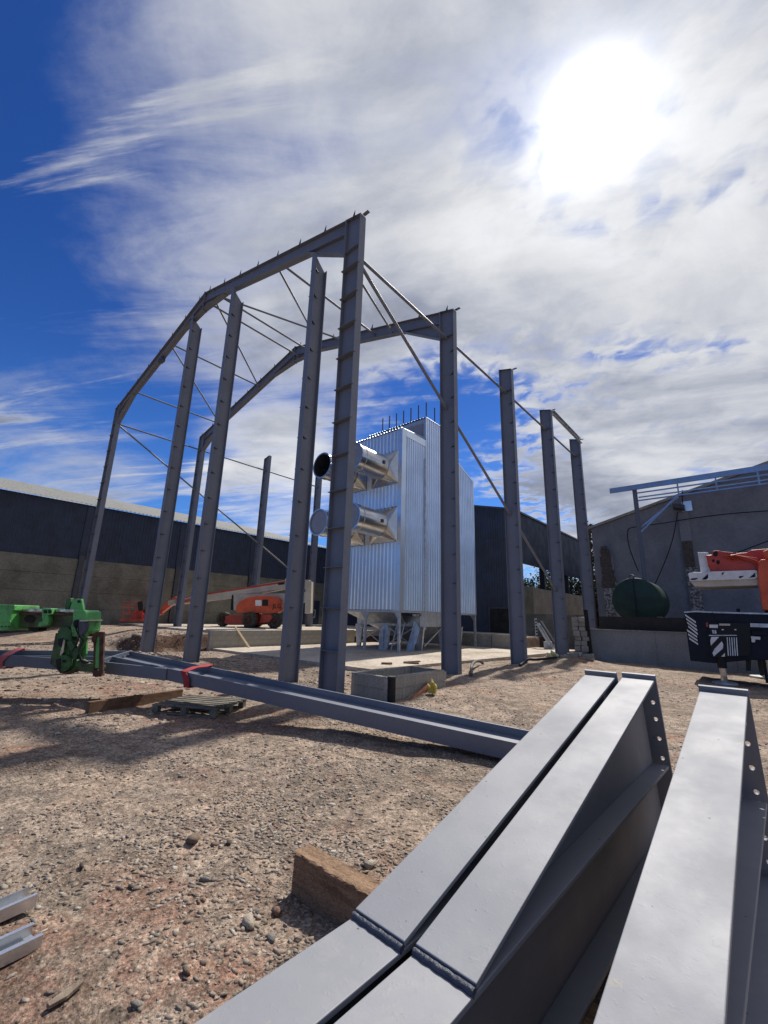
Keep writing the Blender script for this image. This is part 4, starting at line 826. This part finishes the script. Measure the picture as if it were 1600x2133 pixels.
# --- mobile crane at the right edge
cr = thing('mobile_crane', 'dark navy mobile crane with orange boom at the right edge', 'crane', (8.5, 11.4, 0))
cc = lambda pts: [(1400+x/6.667, 1120+y/6.667) for x, y in pts]
def cp(name, pts, y, th, m, parent=None, bevel=.01): return MB().prism([at_y(*p, y) for p in cc(pts)], (0, th, 0)).build(name, m, parent or cr, bevel=bevel)
CYY = 10.2
body = cp('carrier_body', [(165,1030),(330,1018),(560,1030),(2400,1080),(2400,1720),(1100,1700),(590,1745),(255,1710)], CYY, 2.4, 'crane_navy')
def stripes(pts4, n, y, par, slope, cnt_dark=True):
    (xa, ya), (xb, yb), (xc, yc_), (xd, yd) = pts4
    for i in range(n):
        t0, t1 = i/n, (i+.52)/n
        L0 = (xa+(xd-xa)*t0, ya+(yd-ya)*t0); L1 = (xa+(xd-xa)*t1, ya+(yd-ya)*t1); u0, u1 = t0+slope, t1+slope
        R0 = (xb+(xc-xb)*u0, yb+(yc_-yb)*u0); R1 = (xb+(xc-xb)*u1, yb+(yc_-yb)*u1)
        cp('warning_stripe', [L0, R0, R1, L1], y-.012, .011, 'signal_white', par, 0)
stripes([(178,1060),(306,1040),(345,1260),(235,1270)], 4, CYY, body, .55); stripes([(205,1270),(338,1290),(356,1440),(250,1440)], 3, CYY-.013, body, .5)
ob = cp('outrigger_box', [(512,1175),(1085,1185),(1090,1640),(740,1665),(545,1655)], CYY-.12, .5, 'black', bevel=.01)
cp('warning_stripe', [(545,1378),(655,1378),(540,1500),(532,1430)], CYY-.135, .012, 'signal_white', ob, 0); cp('warning_stripe', [(690,1440),(712,1480),(705,1540),(580,1650),(562,1600),(590,1545)], CYY-.135, .012, 'signal_white', ob, 0); cp('warning_stripe', [(735,1600),(735,1652),(682,1652)], CYY-.135, .012, 'signal_white', ob, 0)
for i in range(5): cp('grille_bar', [(760+i*32,1385),(772+i*32,1385),(790+i*32,1640),(776+i*32,1640)], CYY-.14, .02, 'signal_white' if i % 2 == 0 else 'galv_dull', ob, 0)
cp('marker_plate', [(518,1208),(638,1208),(636,1255),(520,1252)], CYY-.135, .012, 'signal_white', ob, 0); p1 = cp('number_plate', [(555,1282),(612,1285),(618,1332),(565,1330)], CYY-.135, .012, 'signal_white', ob, 0)
pp = at_y(*cc([(588, 1324)])[0], CYY-.150); lettering('1', .14, pp, Vector((1,0,0)), Vector((0,0,1)), 'black', p1)
cp('lamp_strip', [(655,1192),(808,1196),(806,1222),(655,1220)], CYY-.135, .012, 'cream', ob, 0); cp('side_rail', [(1085,1188),(2400,1230),(2400,1280),(1088,1240)], CYY-.14, .05, 'galv_dull', cr, 0); cp('edge_rail', [(512,1352),(900,1350),(900,1362),(512,1364)], CYY-.14, .03, 'galv_dull', ob, 0)
cp('marker_plate', [(1095,1368),(1228,1378),(1226,1418),(1160,1412),(1150,1455),(1108,1452)], CYY-.13, .012, 'signal_white', cr, 0)
for x in (705, 880): cp('small_lamp', [(x-14,1270),(x+14,1270),(x+14,1285),(x-14,1285)], CYY-.15, .03, 'white', ob, 0)
j0 = at_y(1502, 1368, CYY+.1); g0 = at_z(1494, 1430, 0)
j0 = Vector((j0.x, CYY+.05, j0.z)); MB().tube(j0+Vector((0,0,.1)), j0-Vector((0,0,.32)), .12, n=16).build('jack_housing', 'black', cr, smooth=40); MB().tube((j0.x, j0.y, j0.z-.30), (j0.x, j0.y, .08), .085, n=16).build('jack_ram', 'chrome', cr, smooth=40)
MB().lathe((j0.x, j0.y, .0), (0,0,1), [(0, .32), (.05, .32), (.09, .14), (.09, 0)], 20).build('jack_pad', 'galv_dull', cr, smooth=30)
for k in range(3): MB().box(7.0+k*.28, 7.08+k*.28, 10.6, 10.7, .1, .75).build('bracket', 'black', cr)
fp = at_z(1592, 1409, .04); MB().lathe((fp.x+.1, fp.y, .0), (0,0,1), [(.0, .5), (.05, .5), (.06, .44), (.08, 0)], 24).build('float_pad', 'white', cr, smooth=30); MB().tube((fp.x-.05, fp.y, .06), (fp.x-.05, fp.y, 1.0), .06, n=10).build('float_post', 'black', cr)
MB().tube((fp.x+.12, fp.y, .06), (fp.x+.12, fp.y, .9), .06, n=10).build('float_ram', 'chrome', cr, smooth=40)
for x in (8.6, 10.2, 11.8):
    MB().lathe((x, 10.35, .62), (0,1,0), [(-.15, .3), (-.15, .56), (-.1, .62), (.2, .62), (.25, .3)], 24).build('tyre', 'rubber', cr, smooth=40)
cp('rear_lamp', [(470,1180),(500,1182),(502,1240),(474,1238)], CYY-.02, .03, 'orange_red', body, 0); cp('body_seam', [(500,1040),(506,1040),(520,1690),(512,1690)], CYY-.006, .01, 'black', body, 0); cp('deck_edge', [(165,1026),(330,1014),(560,1026),(2400,1076),(2400,1096),(560,1046),(330,1034),(168,1046)], CYY-.03, .04, 'galv_dull', body, 0)
cp('tool_locker', [(1110,1290),(1330,1296),(1330,1360),(1112,1354)], CYY-.10, .1, 'crane_navy', cr, .01); cp('mud_flap', [(1020,1660),(1100,1660),(1095,1850),(1030,1850)], CYY+.3, .03, 'rubber', cr, 0)
s = MB().path([at_y(*p, CYY-.06) for p in cc([(560,1040),(565,1110),(590,1160),(620,1180)])], .018, 6); s.build('hose', 'black_matt', cr, smooth=60)
UY = CYY+.2
cp('counterweight_bar', [(225,500),(300,480),(500,482),(520,470),(1150,450),(1182,460),(1190,545),(1150,575),(245,602)], UY, .5, 'white'); cp('counterweight_base', [(248,604),(1150,577),(1190,560),(1190,660),(500,682),(310,676)], UY+.06, 1.3, 'cream')
for q in ([(270,565),(365,560),(330,585),(258,588)], [(415,580),(500,500),(502,560),(470,582)], [(690,490),(728,480),(700,520)], [(930,535),(1000,530),(960,560),(932,560)], [(1075,555),(1155,485),(1155,548)]): cp('chevron', q, UY-.012, .011, 'crane_navy', None, 0)
cp('white_upright', [(355,205),(500,202),(535,480),(400,485)], UY+.25, .3, 'white')
cp('winch_housing', [(460,245),(560,235),(555,190),(600,175),(660,180),(700,190),(860,205),(900,240),(1200,280),(1205,470),(560,470),(500,400),(485,290)], UY+.15, .5, 'orange_red', bevel=.03)
for x, y, r_ in ((605, 225, 34), (640, 340, 26), (575, 320, 20)): cp('winch_pocket', [(x+r_*math.cos(t), y+r_*1.1*math.sin(t)) for t in np.linspace(0, 6.283, 13)[:-1]], UY+.138, .015, 'black_matt', None, 0)
cp('boom', [(880,215),(1040,205),(1100,170),(1333,150),(2400,60),(2400,330),(1200,320),(930,290)], UY+.5, .8, 'orange_red', bevel=.03)
for i in range(4): s = MB().path([at_y(*p, UY+.1) for p in cc([(700+i*40, 260+i*20), (880+i*30, 240+i*18), (1050+i*25, 280+i*20), (1190, 330+i*25)])], .022, 6); s.build('winch_hose', 'orange_red', cr, smooth=60)
cp('turntable_panel', [(1185,345),(1240,300),(2300,300),(2300,1030),(1255,1008),(1200,640)], UY-.1, .25, 'orange', bevel=.03); cp('turntable_core', [(1290,640),(2200,640),(2200,1090),(1290,1075)], UY+.3, 1.6, 'crane_navy')
cp('boom_sleeve', [(1255,190),(1340,160),(1700,160),(1700,300),(1300,300)], UY-.02, .2, 'orange', bevel=.03); cp('deck_peg', [(890,985),(945,985),(945,1050),(900,1050)], UY+.4, .1, 'crane_navy')

# ------------------------------------------------------------------ rafter pair slung on the telehandler
ph, th, ro, DR, LRF = .519, -.026, .154, .45, 8.85
Uv = Vector((math.cos(ph)*math.cos(th), math.sin(ph)*math.cos(th), math.sin(th))); V0 = Vector((-math.sin(ph), math.cos(ph), 0)); N0 = Uv.cross(V0); Vv = V0*math.cos(ro)+N0*math.sin(ro); Nv = Uv.cross(Vv)
RA = Vector((-2.862, -3.183, .852)); RM = Matrix(((Uv.x,Vv.x,Nv.x,RA.x),(Uv.y,Vv.y,Nv.y,RA.y),(Uv.z,Vv.z,Nv.z,RA.z),(0,0,0,1)))
rf = thing('slung_rafter', 'long bolted rafter pair lying flat, carried low by the green telehandler', 'steel rafter', (RA.x, RA.y, .3))
bR, cR, sR, tt = .21, math.cos(R(15)), math.sin(R(15)), .02
for sg in (1, -1):
    L = LRF; s = MB(); f_ = lambda u, v, n_: (sg*u, v, n_); d_ = DR/cR; te = tt/cR
    def pr2(pts, n0, n1): s.prism([f_(u, v, n0) for u, v in pts], (0, 0, n1-n0))
    pr2([(0.02,-.02*T15), (L*cR,-L*sR), (L*cR,-L*sR-te), (.02,-te-.02*T15)], 0, -bR)
    pr2([(.02,-d_+te), (L*cR,-L*sR-d_+te), (L*cR,-L*sR-d_), (.02,-d_)], 0, -bR)
    pr2([(.02,-te), (L*cR,-L*sR-te), (L*cR,-L*sR-d_+te), (.02,-d_+te)], -bR/2+.007, -bR/2-.007)
    hl = 1.55; pr2([(.02,-d_-.34), (hl,-hl*T15-d_-.0), (hl,-hl*T15-d_-.022), (.02,-d_-.362)], -.0005, -bR+.0005); pr2([(.02,-d_), (hl,-hl*T15-d_), (.02,-d_-.34)], -bR/2+.007, -bR/2-.007)
    s.box(*sorted((sg*.0005, sg*.02)), -d_-.40, .04, -bR-.004, .004)
    s.prism([f_(L*cR, -L*sR+.02, .002), f_(L*cR+.02, -L*sR+.02, .002), f_(L*cR+.02, -L*sR-d_-.02, .002), f_(L*cR, -L*sR-d_-.02, .002)], (0, 0, -bR-.004))
    s.xf(RM); s.build('rafter_half', 'steel', rf)
s = MB()
for v in (-.08, -.2, -.34, -.46, -.6, -.74):
    for n_ in (-.055, -.175): s.tube((-.055, v, n_), (.055, v, n_), .016, n=6)
s.xf(RM); s.build('apex_bolts', 'galv_dull', rf)
def sling(t, sg, m, label, wdt=.14):
    """webbing loop round the lying section"""
    s = MB(); d_ = DR/cR; e = .018
    ring = [(.02, .03), (-.10, .022), (-.27, .03), (-.42, .016), (-d_-.015, .012), (-d_-.03, -.10), (-d_-.02, -bR-.02), (-.3, -bR-.05), (-.05, -bR-.03), (.022, -bR-.01), (.03, -.1)]
    n = len(ring); vs = []
    for (v, z_) in ring:
        cen = Vector((-.25, -bR/2)); q_ = Vector((v, z_)); o_ = (q_-cen).normalized()*e
        for uu, sk in ((-wdt/2, 0), (wdt/2, 0)):
            vb = t+uu-(v+.3)*.0+(v+.25)*.45*(1 if z_ > -.05 else 0)
            for ex in (0, 1):
                p = q_+o_*ex; vs.append((sg*vb*cR+0, p.x-vb*sR, p.y))
    fs = []
    for i in range(n):
        a, c = 4*i, 4*((i+1) % n); fs += [(a, c, c+2, a+2), (a+1, a+3, c+3, c+1), (a, a+1, c+1, c), (a+2, c+2, c+3, a+3)]
    s.add(vs, fs).xf(RM); tag(s.build('lifting_sling', m, smooth=70), label, 'sling', 'slings round the carried rafter')
sling(2.15, 1, 'strap_red', 'red webbing sling looped round the right half of the carried rafter'); sling(2.05, -1, 'strap_pink', 'faded pink webbing sling round the left half of the carried rafter')
s = MB(); s.box(6.0, 7.2, -1.3, -1.18, 0, .02)

# ------------------------------------------------------------------ three haunched rafters in the foreground, lying upside down on timbers
def plate_holes(s, cx, w_, P0, Ud, Zd, Nd, hgt_, rows, th):
    """end plate w_ x hgt_ from P0 (bottom centre) with real round holes at the given heights"""
    def pt(a, c, n_): return P0+Ud*a+Zd*c+Nd*n_
    ys_ = sorted(set([0, hgt_]+[y-.055 for y in rows]+[y+.055 for y in rows])); hw = w_/2
    for ya, yb in zip(ys_, ys_[1:]):
        mid = (ya+yb)/2; hole = any(abs(mid-y) < .03 for y in rows)
        for xa, xb in ((-hw, 0), (0, hw)):
            if not hole:
                for n_ in (0, th): s.add([pt(xa,ya,n_), pt(xb,ya,n_), pt(xb,yb,n_), pt(xa,yb,n_)], [(0,1,2,3)])
                continue
            cx_, cy_ = (xa+xb)/2+(.012 if xa >= 0 else -.012), mid; k = 16; vs = []
            for n_ in (0, th):
                for i in range(k):
                    a = 2*math.pi*i/k; c_, s_ = math.cos(a), math.sin(a); m_ = max(abs(c_), abs(s_)); vs.append(pt((xa+xb)/2+c_/m_*(xb-xa)/2, cy_+s_/m_*(yb-ya)/2, n_))
                for i in range(k): a = 2*math.pi*i/k; vs.append(pt(cx_+.0145*math.cos(a), cy_+.0145*math.sin(a), n_))
            fs = []
            for o_ in (0, 2*k): fs += [(o_+i, o_+(i+1) % k, o_+k+(i+1) % k, o_+k+i) for i in range(k)]
            fs += [(k+i, k+(i+1) % k, 3*k+(i+1) % k, 3*k+i) for i in range(k)]
            s.add(vs, fs)
    q = [(-hw,0),(hw,0),(hw,hgt_),(-hw,hgt_)]
    for i in range(4): a, c = q[i], q[(i+1) % 4]; s.add([pt(*a,0), pt(*c,0), pt(*c,th), pt(*a,th)], [(0,1,2,3)])
def fore(xL, yk, ye, label, bw=.215, z0=.70, seedv=0):
    an = R(1.8); dy_ = Vector((math.sin(an), math.cos(an), 0)); dx_ = Vector((math.cos(an), -math.sin(an), 0)); Z = Vector((0,0,1))
    t = thing('haunched_rafter', label, 'steel rafter', (xL+.1, -7, .25), 'haunched rafters lying in the foreground')
    O = Vector((xL+math.tan(an)*(yk+5.56), yk, 0)); xc = bw/2
    def P(a, y, z): return O+dx_*a+dy_*(y-yk)+Z*z
    tf, tw, zb = .018, .012, .252; ze = 1.285; yb = ye+.28; ys = -13.2
    s = MB()
    def fl(y0, z0_, y1, z1_, th_): s.hexa([P(0,y0,z0_-th_), P(bw,y0,z0_-th_), P(bw,y1,z1_-th_), P(0,y1,z1_-th_), P(0,y0,z0_), P(bw,y0,z0_), P(bw,y1,z1_), P(0,y1,z1_)])
    fl(ys, z0, yb-.14, z0, tf); fl(ys, zb+tf, yb, zb+tf, tf)
    s.prism([P(xc-tw/2, y, z) for y, z in ((ys, zb+tf), (yb, zb+tf), (yb-.13, z0-tf), (ys, z0-tf))], dx_*tw)
    par = s.build('parent_section', 'fore_steel', t, bevel=.003)
    s = MB(); zk = z0+.003
    s.hexa([P(0,yk,zk-.0), P(bw,yk,zk-.0), P(bw,ye,ze-.017), P(0,ye,ze-.017), P(0,yk-.004,zk+.017), P(bw,yk-.004,zk+.017), P(bw,ye,ze), P(0,ye,ze)])
    s.prism([P(xc-tw/2, y, z) for y, z in ((yk+.02, z0+.001), (ye+.14, z0+.001), (ye, ze-.017))], dx_*tw)
    s.build('haunch', 'fore_steel', t, bevel=.003)
    # end plate, raked like the cut of a pitched rafter
    Pb = P(xc, yb+.012, .235); Zd = (P(xc, ye+.001, ze+.03)-P(xc, yb+.001, .235)); hL = Zd.length; Zd = Zd.normalized(); Nd = Zd.cross(dx_)*-1
    s = MB(); plate_holes(s, 0, bw+.012, Pb, dx_, Zd, Nd if Nd.dot(dy_) > 0 else -Nd, hL, [.12, .26, .52, .66, .80, .92], .022); s.build('end_plate', 'fore_steel', t)
    # weld bead where the haunch leaves the parent flange
    w_ = MB(); pts = []; rr = []
    for i in range(28):
        a = bw*i/27; pts.append(P(a, yk-.012+math.sin(i*.9)*.0010, z0+.003)); rr.append(.0125+.0006*math.sin(i*1.3)+random.uniform(-.0005, .0005))
    w_.path(pts, rr, 8); w_.build('weld_bead', 'weld', t, smooth=60)
    return t
def fore_mat():
    m = bpy.data.materials.new('fore_steel'); m.use_nodes = True; t = m.node_tree; p = t.nodes['Principled BSDF']; k = NB(t)
    P = k.n('ShaderNodeNewGeometry').outputs['Position']; a = k.noise(P, 2.2, 5, .6); f = k.noise(P, 90, 4, .6); sp = k.noise(k.mapv(P, scale=(1, .5, 1)), 13, 5, .7, .4)
    c = k.mix(k.sm(a, .35, .65), (.215, .220, .245), (.195, .200, .226))
    c = k.mix(k.sm(k.noise(P, 6, 6, .7, .5), .52, .72, 0, .45), c, (.275, .272, .262))            # dust
    c = k.mix(k.sm(sp, .645, .72, 0, .6), c, (.30, .265, .20))                                   # yellowish stains
    v = k.n('ShaderNodeTexVoronoi'); k.put(v.inputs['Vector'], P); v.inputs['Scale'].default_value = 17
    hs = k.n('ShaderNodeSeparateColor'); k.put(hs.inputs[0], v.outputs['Color'])
    nick = k.m('MULTIPLY', k.sm(v.outputs['Distance'], .10, .05), k.sm(hs.outputs[0], .74, .80))
    c = k.mix(nick, c, (.05, .045, .045))
    scr = k.noise(k.mapv(k.mapv(P, rot=(0, 0, R(34))), scale=(1, .07, 1)), 70, 3, .6, .1); c = k.mix(k.m('MULTIPLY', k.sm(scr, .70, .76, 0, .6), k.sm(k.noise(P, 3.1, 4, .6), .48, .6)), c, (.10, .095, .095))
    rs = k.m('MULTIPLY', k.sm(k.noise(P, 42, 4, .7), .70, .75), k.sm(k.noise(k.mapv(P, loc=(3, 1, 2)), 5, 3, .6), .52, .62)); c = k.mix(k.m('MULTIPLY', rs, .7), c, (.16, .085, .045))
    k.put(p.inputs['Base Color'], c); k.put(p.inputs['Roughness'], k.sm(a, .3, .7, .60, .72)); p.inputs['Specular IOR Level'].default_value = 1.0
    bn = k.n('ShaderNodeBump'); bn.inputs['Strength'].default_value = .14; bn.inputs['Distance'].default_value = .004
    h = k.m('ADD', k.m('MULTIPLY', f, .6), k.m('MULTIPLY', k.sm(k.noise(P, 38, 3, .6), .58, .75), .8)); h = k.m('SUBTRACT', h, nick)
    k.put(bn.inputs['Height'], h); k.put(p.inputs['Normal'], bn.outputs[0]); M['fore_steel'] = m
fore_mat()
fore(5.941, -5.565, -3.12, 'grey painted haunched rafter furthest left of the three in the foreground', .214)
fore(6.185, -5.555, -3.05, 'grey painted haunched rafter in the middle, hard against the left one', .208)
fore(6.70, -5.93, -3.40, 'grey painted haunched rafter on the right, set apart from the close pair', .228)
s = MB(); s.box(4.72, 7.4, -4.83, -4.70, -.02, .25)
tb = s.build('timber_bearer', 'timber', bevel=.008); tag(tb, 'stout squared timber block propping the near ends of the grey rafters', 'timber')
bm = bmesh.new(); bm.from_mesh(tb.data); bmesh.ops.subdivide_edges(bm, edges=[e for e in bm.edges if e.calc_length() > 1], cuts=24); bmesh.ops.subdivide_edges(bm, edges=[e for e in bm.edges if .1 < e.calc_length() < .3], cuts=3)
for v in bm.verts: v.co += Vector([random.gauss(0, .0022) for _ in range(3)])
bm.to_mesh(tb.data); bm.free()
tag(MB().box(5.6, 7.4, -11.0, -10.85, -.02, .25).build('timber_bearer', 'timber', bevel=.008), 'squared timber block propping the tail ends of the grey rafters, out of view', 'timber')

# ------------------------------------------------------------------ odds and ends on the ground
def gzp(px, py, z=0.0): p = at_z(px, py, z); return Vector((p.x, p.y, float(hgt(p.x, p.y))))
a, c = gzp(174, 1487), gzp(373, 1449); s = MB(); s.bar(a+Vector((0,.04,.085)), c+Vector((0,.04,.075)), (0,0,1), .19, .085)
tag(s.build('timber_baulk', 'timber_y', bevel=.006), 'long weathered timber baulk on the ground left of the pallet', 'timber')
# pallet
c0, c1, c2 = at_z(316, 1482, .0), at_z(455, 1494, .0), at_z(487, 1468, .0)
ux = (c1-c0); ux.z = 0; uy = (c2-c1); uy.z = 0; Lx = 1.2; Ly = 1.0; ux.normalize(); uy = Vector((-ux.y, ux.x, 0))
pl = thing('pallet', 'weathered grey wooden pallet lying flat below the carried rafter', 'pallet', (c0.x+ux.x*.6+uy.x*.5, c0.y+ux.y*.6+uy.y*.5, 0))
pz = .015+float(hgt(pl.location.x, pl.location.y))
def pb(name, x0, x1, y0, y1, z0, z1):
    q = [c0+ux*x+uy*y+Vector((0,0,pz+z)) for z in (z0, z1) for x, y in ((x0,y0),(x1,y0),(x1,y1),(x0,y1))]; MB().hexa(q).build(name, 'pallet', pl, wob=.003)
for j in range(7): pb('deck_board', -.01, Lx+.01, .0+j*.15, .0+j*.15+.1, .122, .142)
for j in range(3): pb('stringer_board', j*.55, j*.55+.1, 0, Ly, .10, .122); pb('bottom_board', 0, Lx, j*.45, j*.45+.1, 0, .02)
for i in range(3):
    for j in range(3): pb('spacer_block', i*.55, i*.55+.1, j*.45, j*.45+.1, .02, .10)
# galvanised purlins at lower left
def purlin(name, e0, e1, wd, hl, label, flip, z):
    """C-section lying web down; e0..e1 = line of its near edge on the ground"""
    e0, e1 = Vector(e0), Vector(e1); a = (e1-e0).normalized(); nrm = Vector((-a.y, a.x, 0)); s = MB(); th_ = .004
    def sec(v0, v1, z0, z1): q = [p+nrm*v+Vector((0,0,zz_)) for zz_ in (z0, z1) for p, v in ((e0,v0),(e1,v0),(e1,v1),(e0,v1))]; s.hexa(q)
    sec(0, wd, z, z+th_); sec(0, th_, z+th_, z+hl); sec(wd-th_, wd, z+th_, z+hl); sec(th_, .022, z+hl-th_, z+hl); 
    if not flip: sec(wd-.022, wd-th_, z+hl-th_, z+hl)
    o = s.build(name, 'galv_bright'); return tag(o, label, 'purlin', 'galvanised purlins at the lower left')
mat('galv_bright', (.66, .68, .70), .36, .75, col2=(.55, .57, .60), scale=5, fine=.1)
p0, p1 = at_z(84, 1985, .03), at_z(-10, 2032, .03); dd_ = (p1-p0).normalized(); purlin('purlin', p0+dd_*6, p0, .145, .055, 'galvanised channel purlin with a bolt hole, nearest at lower left', False, .02)
p0, p1 = at_z(72, 1902, .03), at_z(-10, 1940, .03); dd_ = (p1-p0).normalized(); purlin('purlin', p0+dd_*6, p0, .12, .06, 'galvanised angle-sided purlin just behind the nearest one', True, .03)
hp = at_z(17, 1973, .03); s = MB().lathe((hp.x, hp.y, .0245), (0,0,1), [(0, 0), (0, .009)], 14); o = s.build('bolt_hole', 'black_matt'); par = [x for x in bpy.data.objects if x.name.startswith('purlin') and x.type == 'MESH' and 'bolt hole' in x.get('label', '')][0]; w0 = o.location.copy(); o.parent = par; o.location = w0-par.location
a, c = at_z(93, 2131, .01), at_z(166, 2082, .01); s = MB(); dv = (c-a); nv = Vector((-dv.y, dv.x, 0)).normalized(); s.prism([a-nv*.012, a+dv*.45-nv*.026, c-nv*.012, c+nv*.006, a+dv*.5+nv*.018, a+nv*.012], (0,0,.016)); s.v = [(x, y, z+float(hgt(x, y))) for x, y, z in s.v]; tag(s.build('wood_splinter', 'wood_scrap', bevel=.003), 'flat splinter of pale wood at the bottom left', 'wood scrap')
# pipes, bags and hoses by the pit
p = gzp(815, 1461); s = MB(); s.tube((p.x, p.y, -.2), (p.x, p.y, .48), .085, n=20); bp = s.build('standpipe', 'black', smooth=40); tag(bp, 'short black plastic standpipe upright in front of the block pit', 'pipe'); MB().lathe((p.x, p.y, .47), (0,0,1), [(0,.088),(.018,.09),(.02,.07),(.005,0)], 20).build('pipe_rim', 'hose_grey', bp, smooth=40)
for ch in bp.children: ch.location = (0, 0, 0)
a, c = at_z(866, 1452, .02), at_z(897, 1424, .22); s = MB().tube(a-(c-a)*.2, c, .055, n=14); tag(s.build('drain_pipe', 'pipe_orange', smooth=40), 'orange-brown drain pipe slanting out of the ground by the pit', 'pipe')
def bag(c, sx, sz, m, label):
    bm = bmesh.new(); bmesh.ops.create_icosphere(bm, subdivisions=3, radius=1)
    for v in bm.verts:
        n_ = 1+.45*math.sin(v.co.x*5+v.co.z*3)*math.sin(v.co.y*4+1)+.25*math.sin(v.co.z*9+v.co.x*6)+random.uniform(-.1, .1); v.co = Vector((v.co.x*sx*n_, v.co.y*sx*.7*n_, max(-sz*.4, v.co.z*sz*n_)))
    me = bpy.data.meshes.new('plastic_bag'); bm.to_mesh(me); bm.free(); me.materials.append(M[m]); o = bpy.data.objects.new('plastic_bag', me); COL.objects.link(o); o.location = c; tag(o, label, 'bag', 'crumpled plastic')
q = at_z(901, 1434, .2); bag((q.x+.02, q.y-.03, .17), .10, .15, 'bag_yellow', 'crumpled yellow plastic tied over the end of the drain pipe'); q = gzp(1152, 1374, .05); bag((q.x, q.y, .16), .24, .2, 'bag_pale', 'pale yellow crumpled sheet lying by the fourth column foot')
def hose(pts, r_, m, label, lift=None):
    P = []
    for i, (x, y, up) in enumerate(pts): g = gzp(x, y, .05); P.append(Vector((g.x, g.y, g.z+r_+up)))
    Q = []
    for i in range(len(P)-1):
        p0, p1, p2, p3 = P[max(i-1,0)], P[i], P[i+1], P[min(i+2, len(P)-1)]
        for k in range(6): t = k/6; Q.append(.5*((2*p1)+(p2-p0)*t+(2*p0-5*p1+4*p2-p3)*t*t+(3*p1-p0-3*p2+p3)*t**3))
    tag(MB().path(Q+[P[-1]], r_, 10).build('duct_hose', m, smooth=60), label, 'hose', 'hoses by the columns')
hose([(982, 1410, 0), (983, 1398, .12), (990, 1388, .18), (1000, 1383, .10), (1006, 1382, 0)], .05, 'hose_grey', 'grey ribbed duct looping out of the soil right of the second column'); hose([(1084, 1389, .0), (1100, 1383, .10), (1118, 1380, .08), (1160, 1377, .04)], .05, 'black', 'black pipe lying along the soil between third and fourth columns')
for i, (x, lab) in enumerate(((806, 'small brown wood offcut on the pale slab, left one'), (852, 'twisted brown wood offcut on the pale slab, right one'))):
    q = at_z(x, 1384-i*2, .1); s = MB(); s.bar((q.x-.15, q.y-.1, .13), (q.x+.15+.2*i, q.y+.1, .14), (0,0,1), .06, .12); (s.bar((q.x-.3, q.y+.1, .12), (q.x+.3, q.y+.25, .18), (0,0,1), .03, .1) if i else None); tag(s.build('wood_offcut', 'timber', wob=.015), lab, 'wood scrap')
s = MB().bar((-11.30, 5.05, .11), (-11.85, 4.55, 1.02), (0,1,0), .10, .05); tag(s.build('plank', 'timber_new'), 'pale new plank leaning against the block retaining wall', 'plank')
for i, (x, y0, y1, z) in enumerate(((-12.05, 3.2, 6.3, .88), (-12.5, 2.2, 4.4, .82))):
    s = MB(); s.box(x, x+.13, y0, y1, z, z+.004); s.box(x, x+.004, y0, y1, z+.004, z+.05); s.box(x+.126, x+.13, y0, y1, z+.004, z+.05); tag(s.build('loose_purlin', 'galv_bright'), ('galvanised strip lying along the top of the block retaining wall', 'galvanised strip lying on the earth edge left of the retaining wall')[i], 'purlin', 'galvanised strips on the upper level')
# conveyor section stood by the fourth column
cvy = thing('conveyor_section', 'galvanised conveyor section stood tilted near the rear right columns', 'conveyor', (-2.9, 19.8, .1))
def q3(px, py, y=19.8): return at_y(px, py, y)
s = MB(); s.bar(q3(1121, 1299), q3(1148, 1345), (0,1,0), .3, .16); s.build('trough', 'galv_dull', cvy); s = MB(); s.bar(q3(1126, 1294), q3(1157, 1342), (0,1,0), .34, .1); s.build('cover', 'steel_dark', cvy)
s = MB(); s.bar(q3(1116, 1288), q3(1119, 1330), (0,1,0), .06, .14); s.build('flight_strip', 'galv_bright', cvy)
for i in range(6): s = MB(); f0 = q3(1116.3+i*.5, 1293+i*6.2, 19.75); s.box(f0.x-.045, f0.x+.045, 19.74, 19.77, f0.z-.045, f0.z+.045); s.build('flight_slot', 'black_matt', cvy)
s = MB(); f0 = q3(1143, 1344); s.box(f0.x-.25, f0.x+.25, 19.7, 20.1, .1, f0.z+.2); s.build('foot_box', 'galv_dull', cvy)
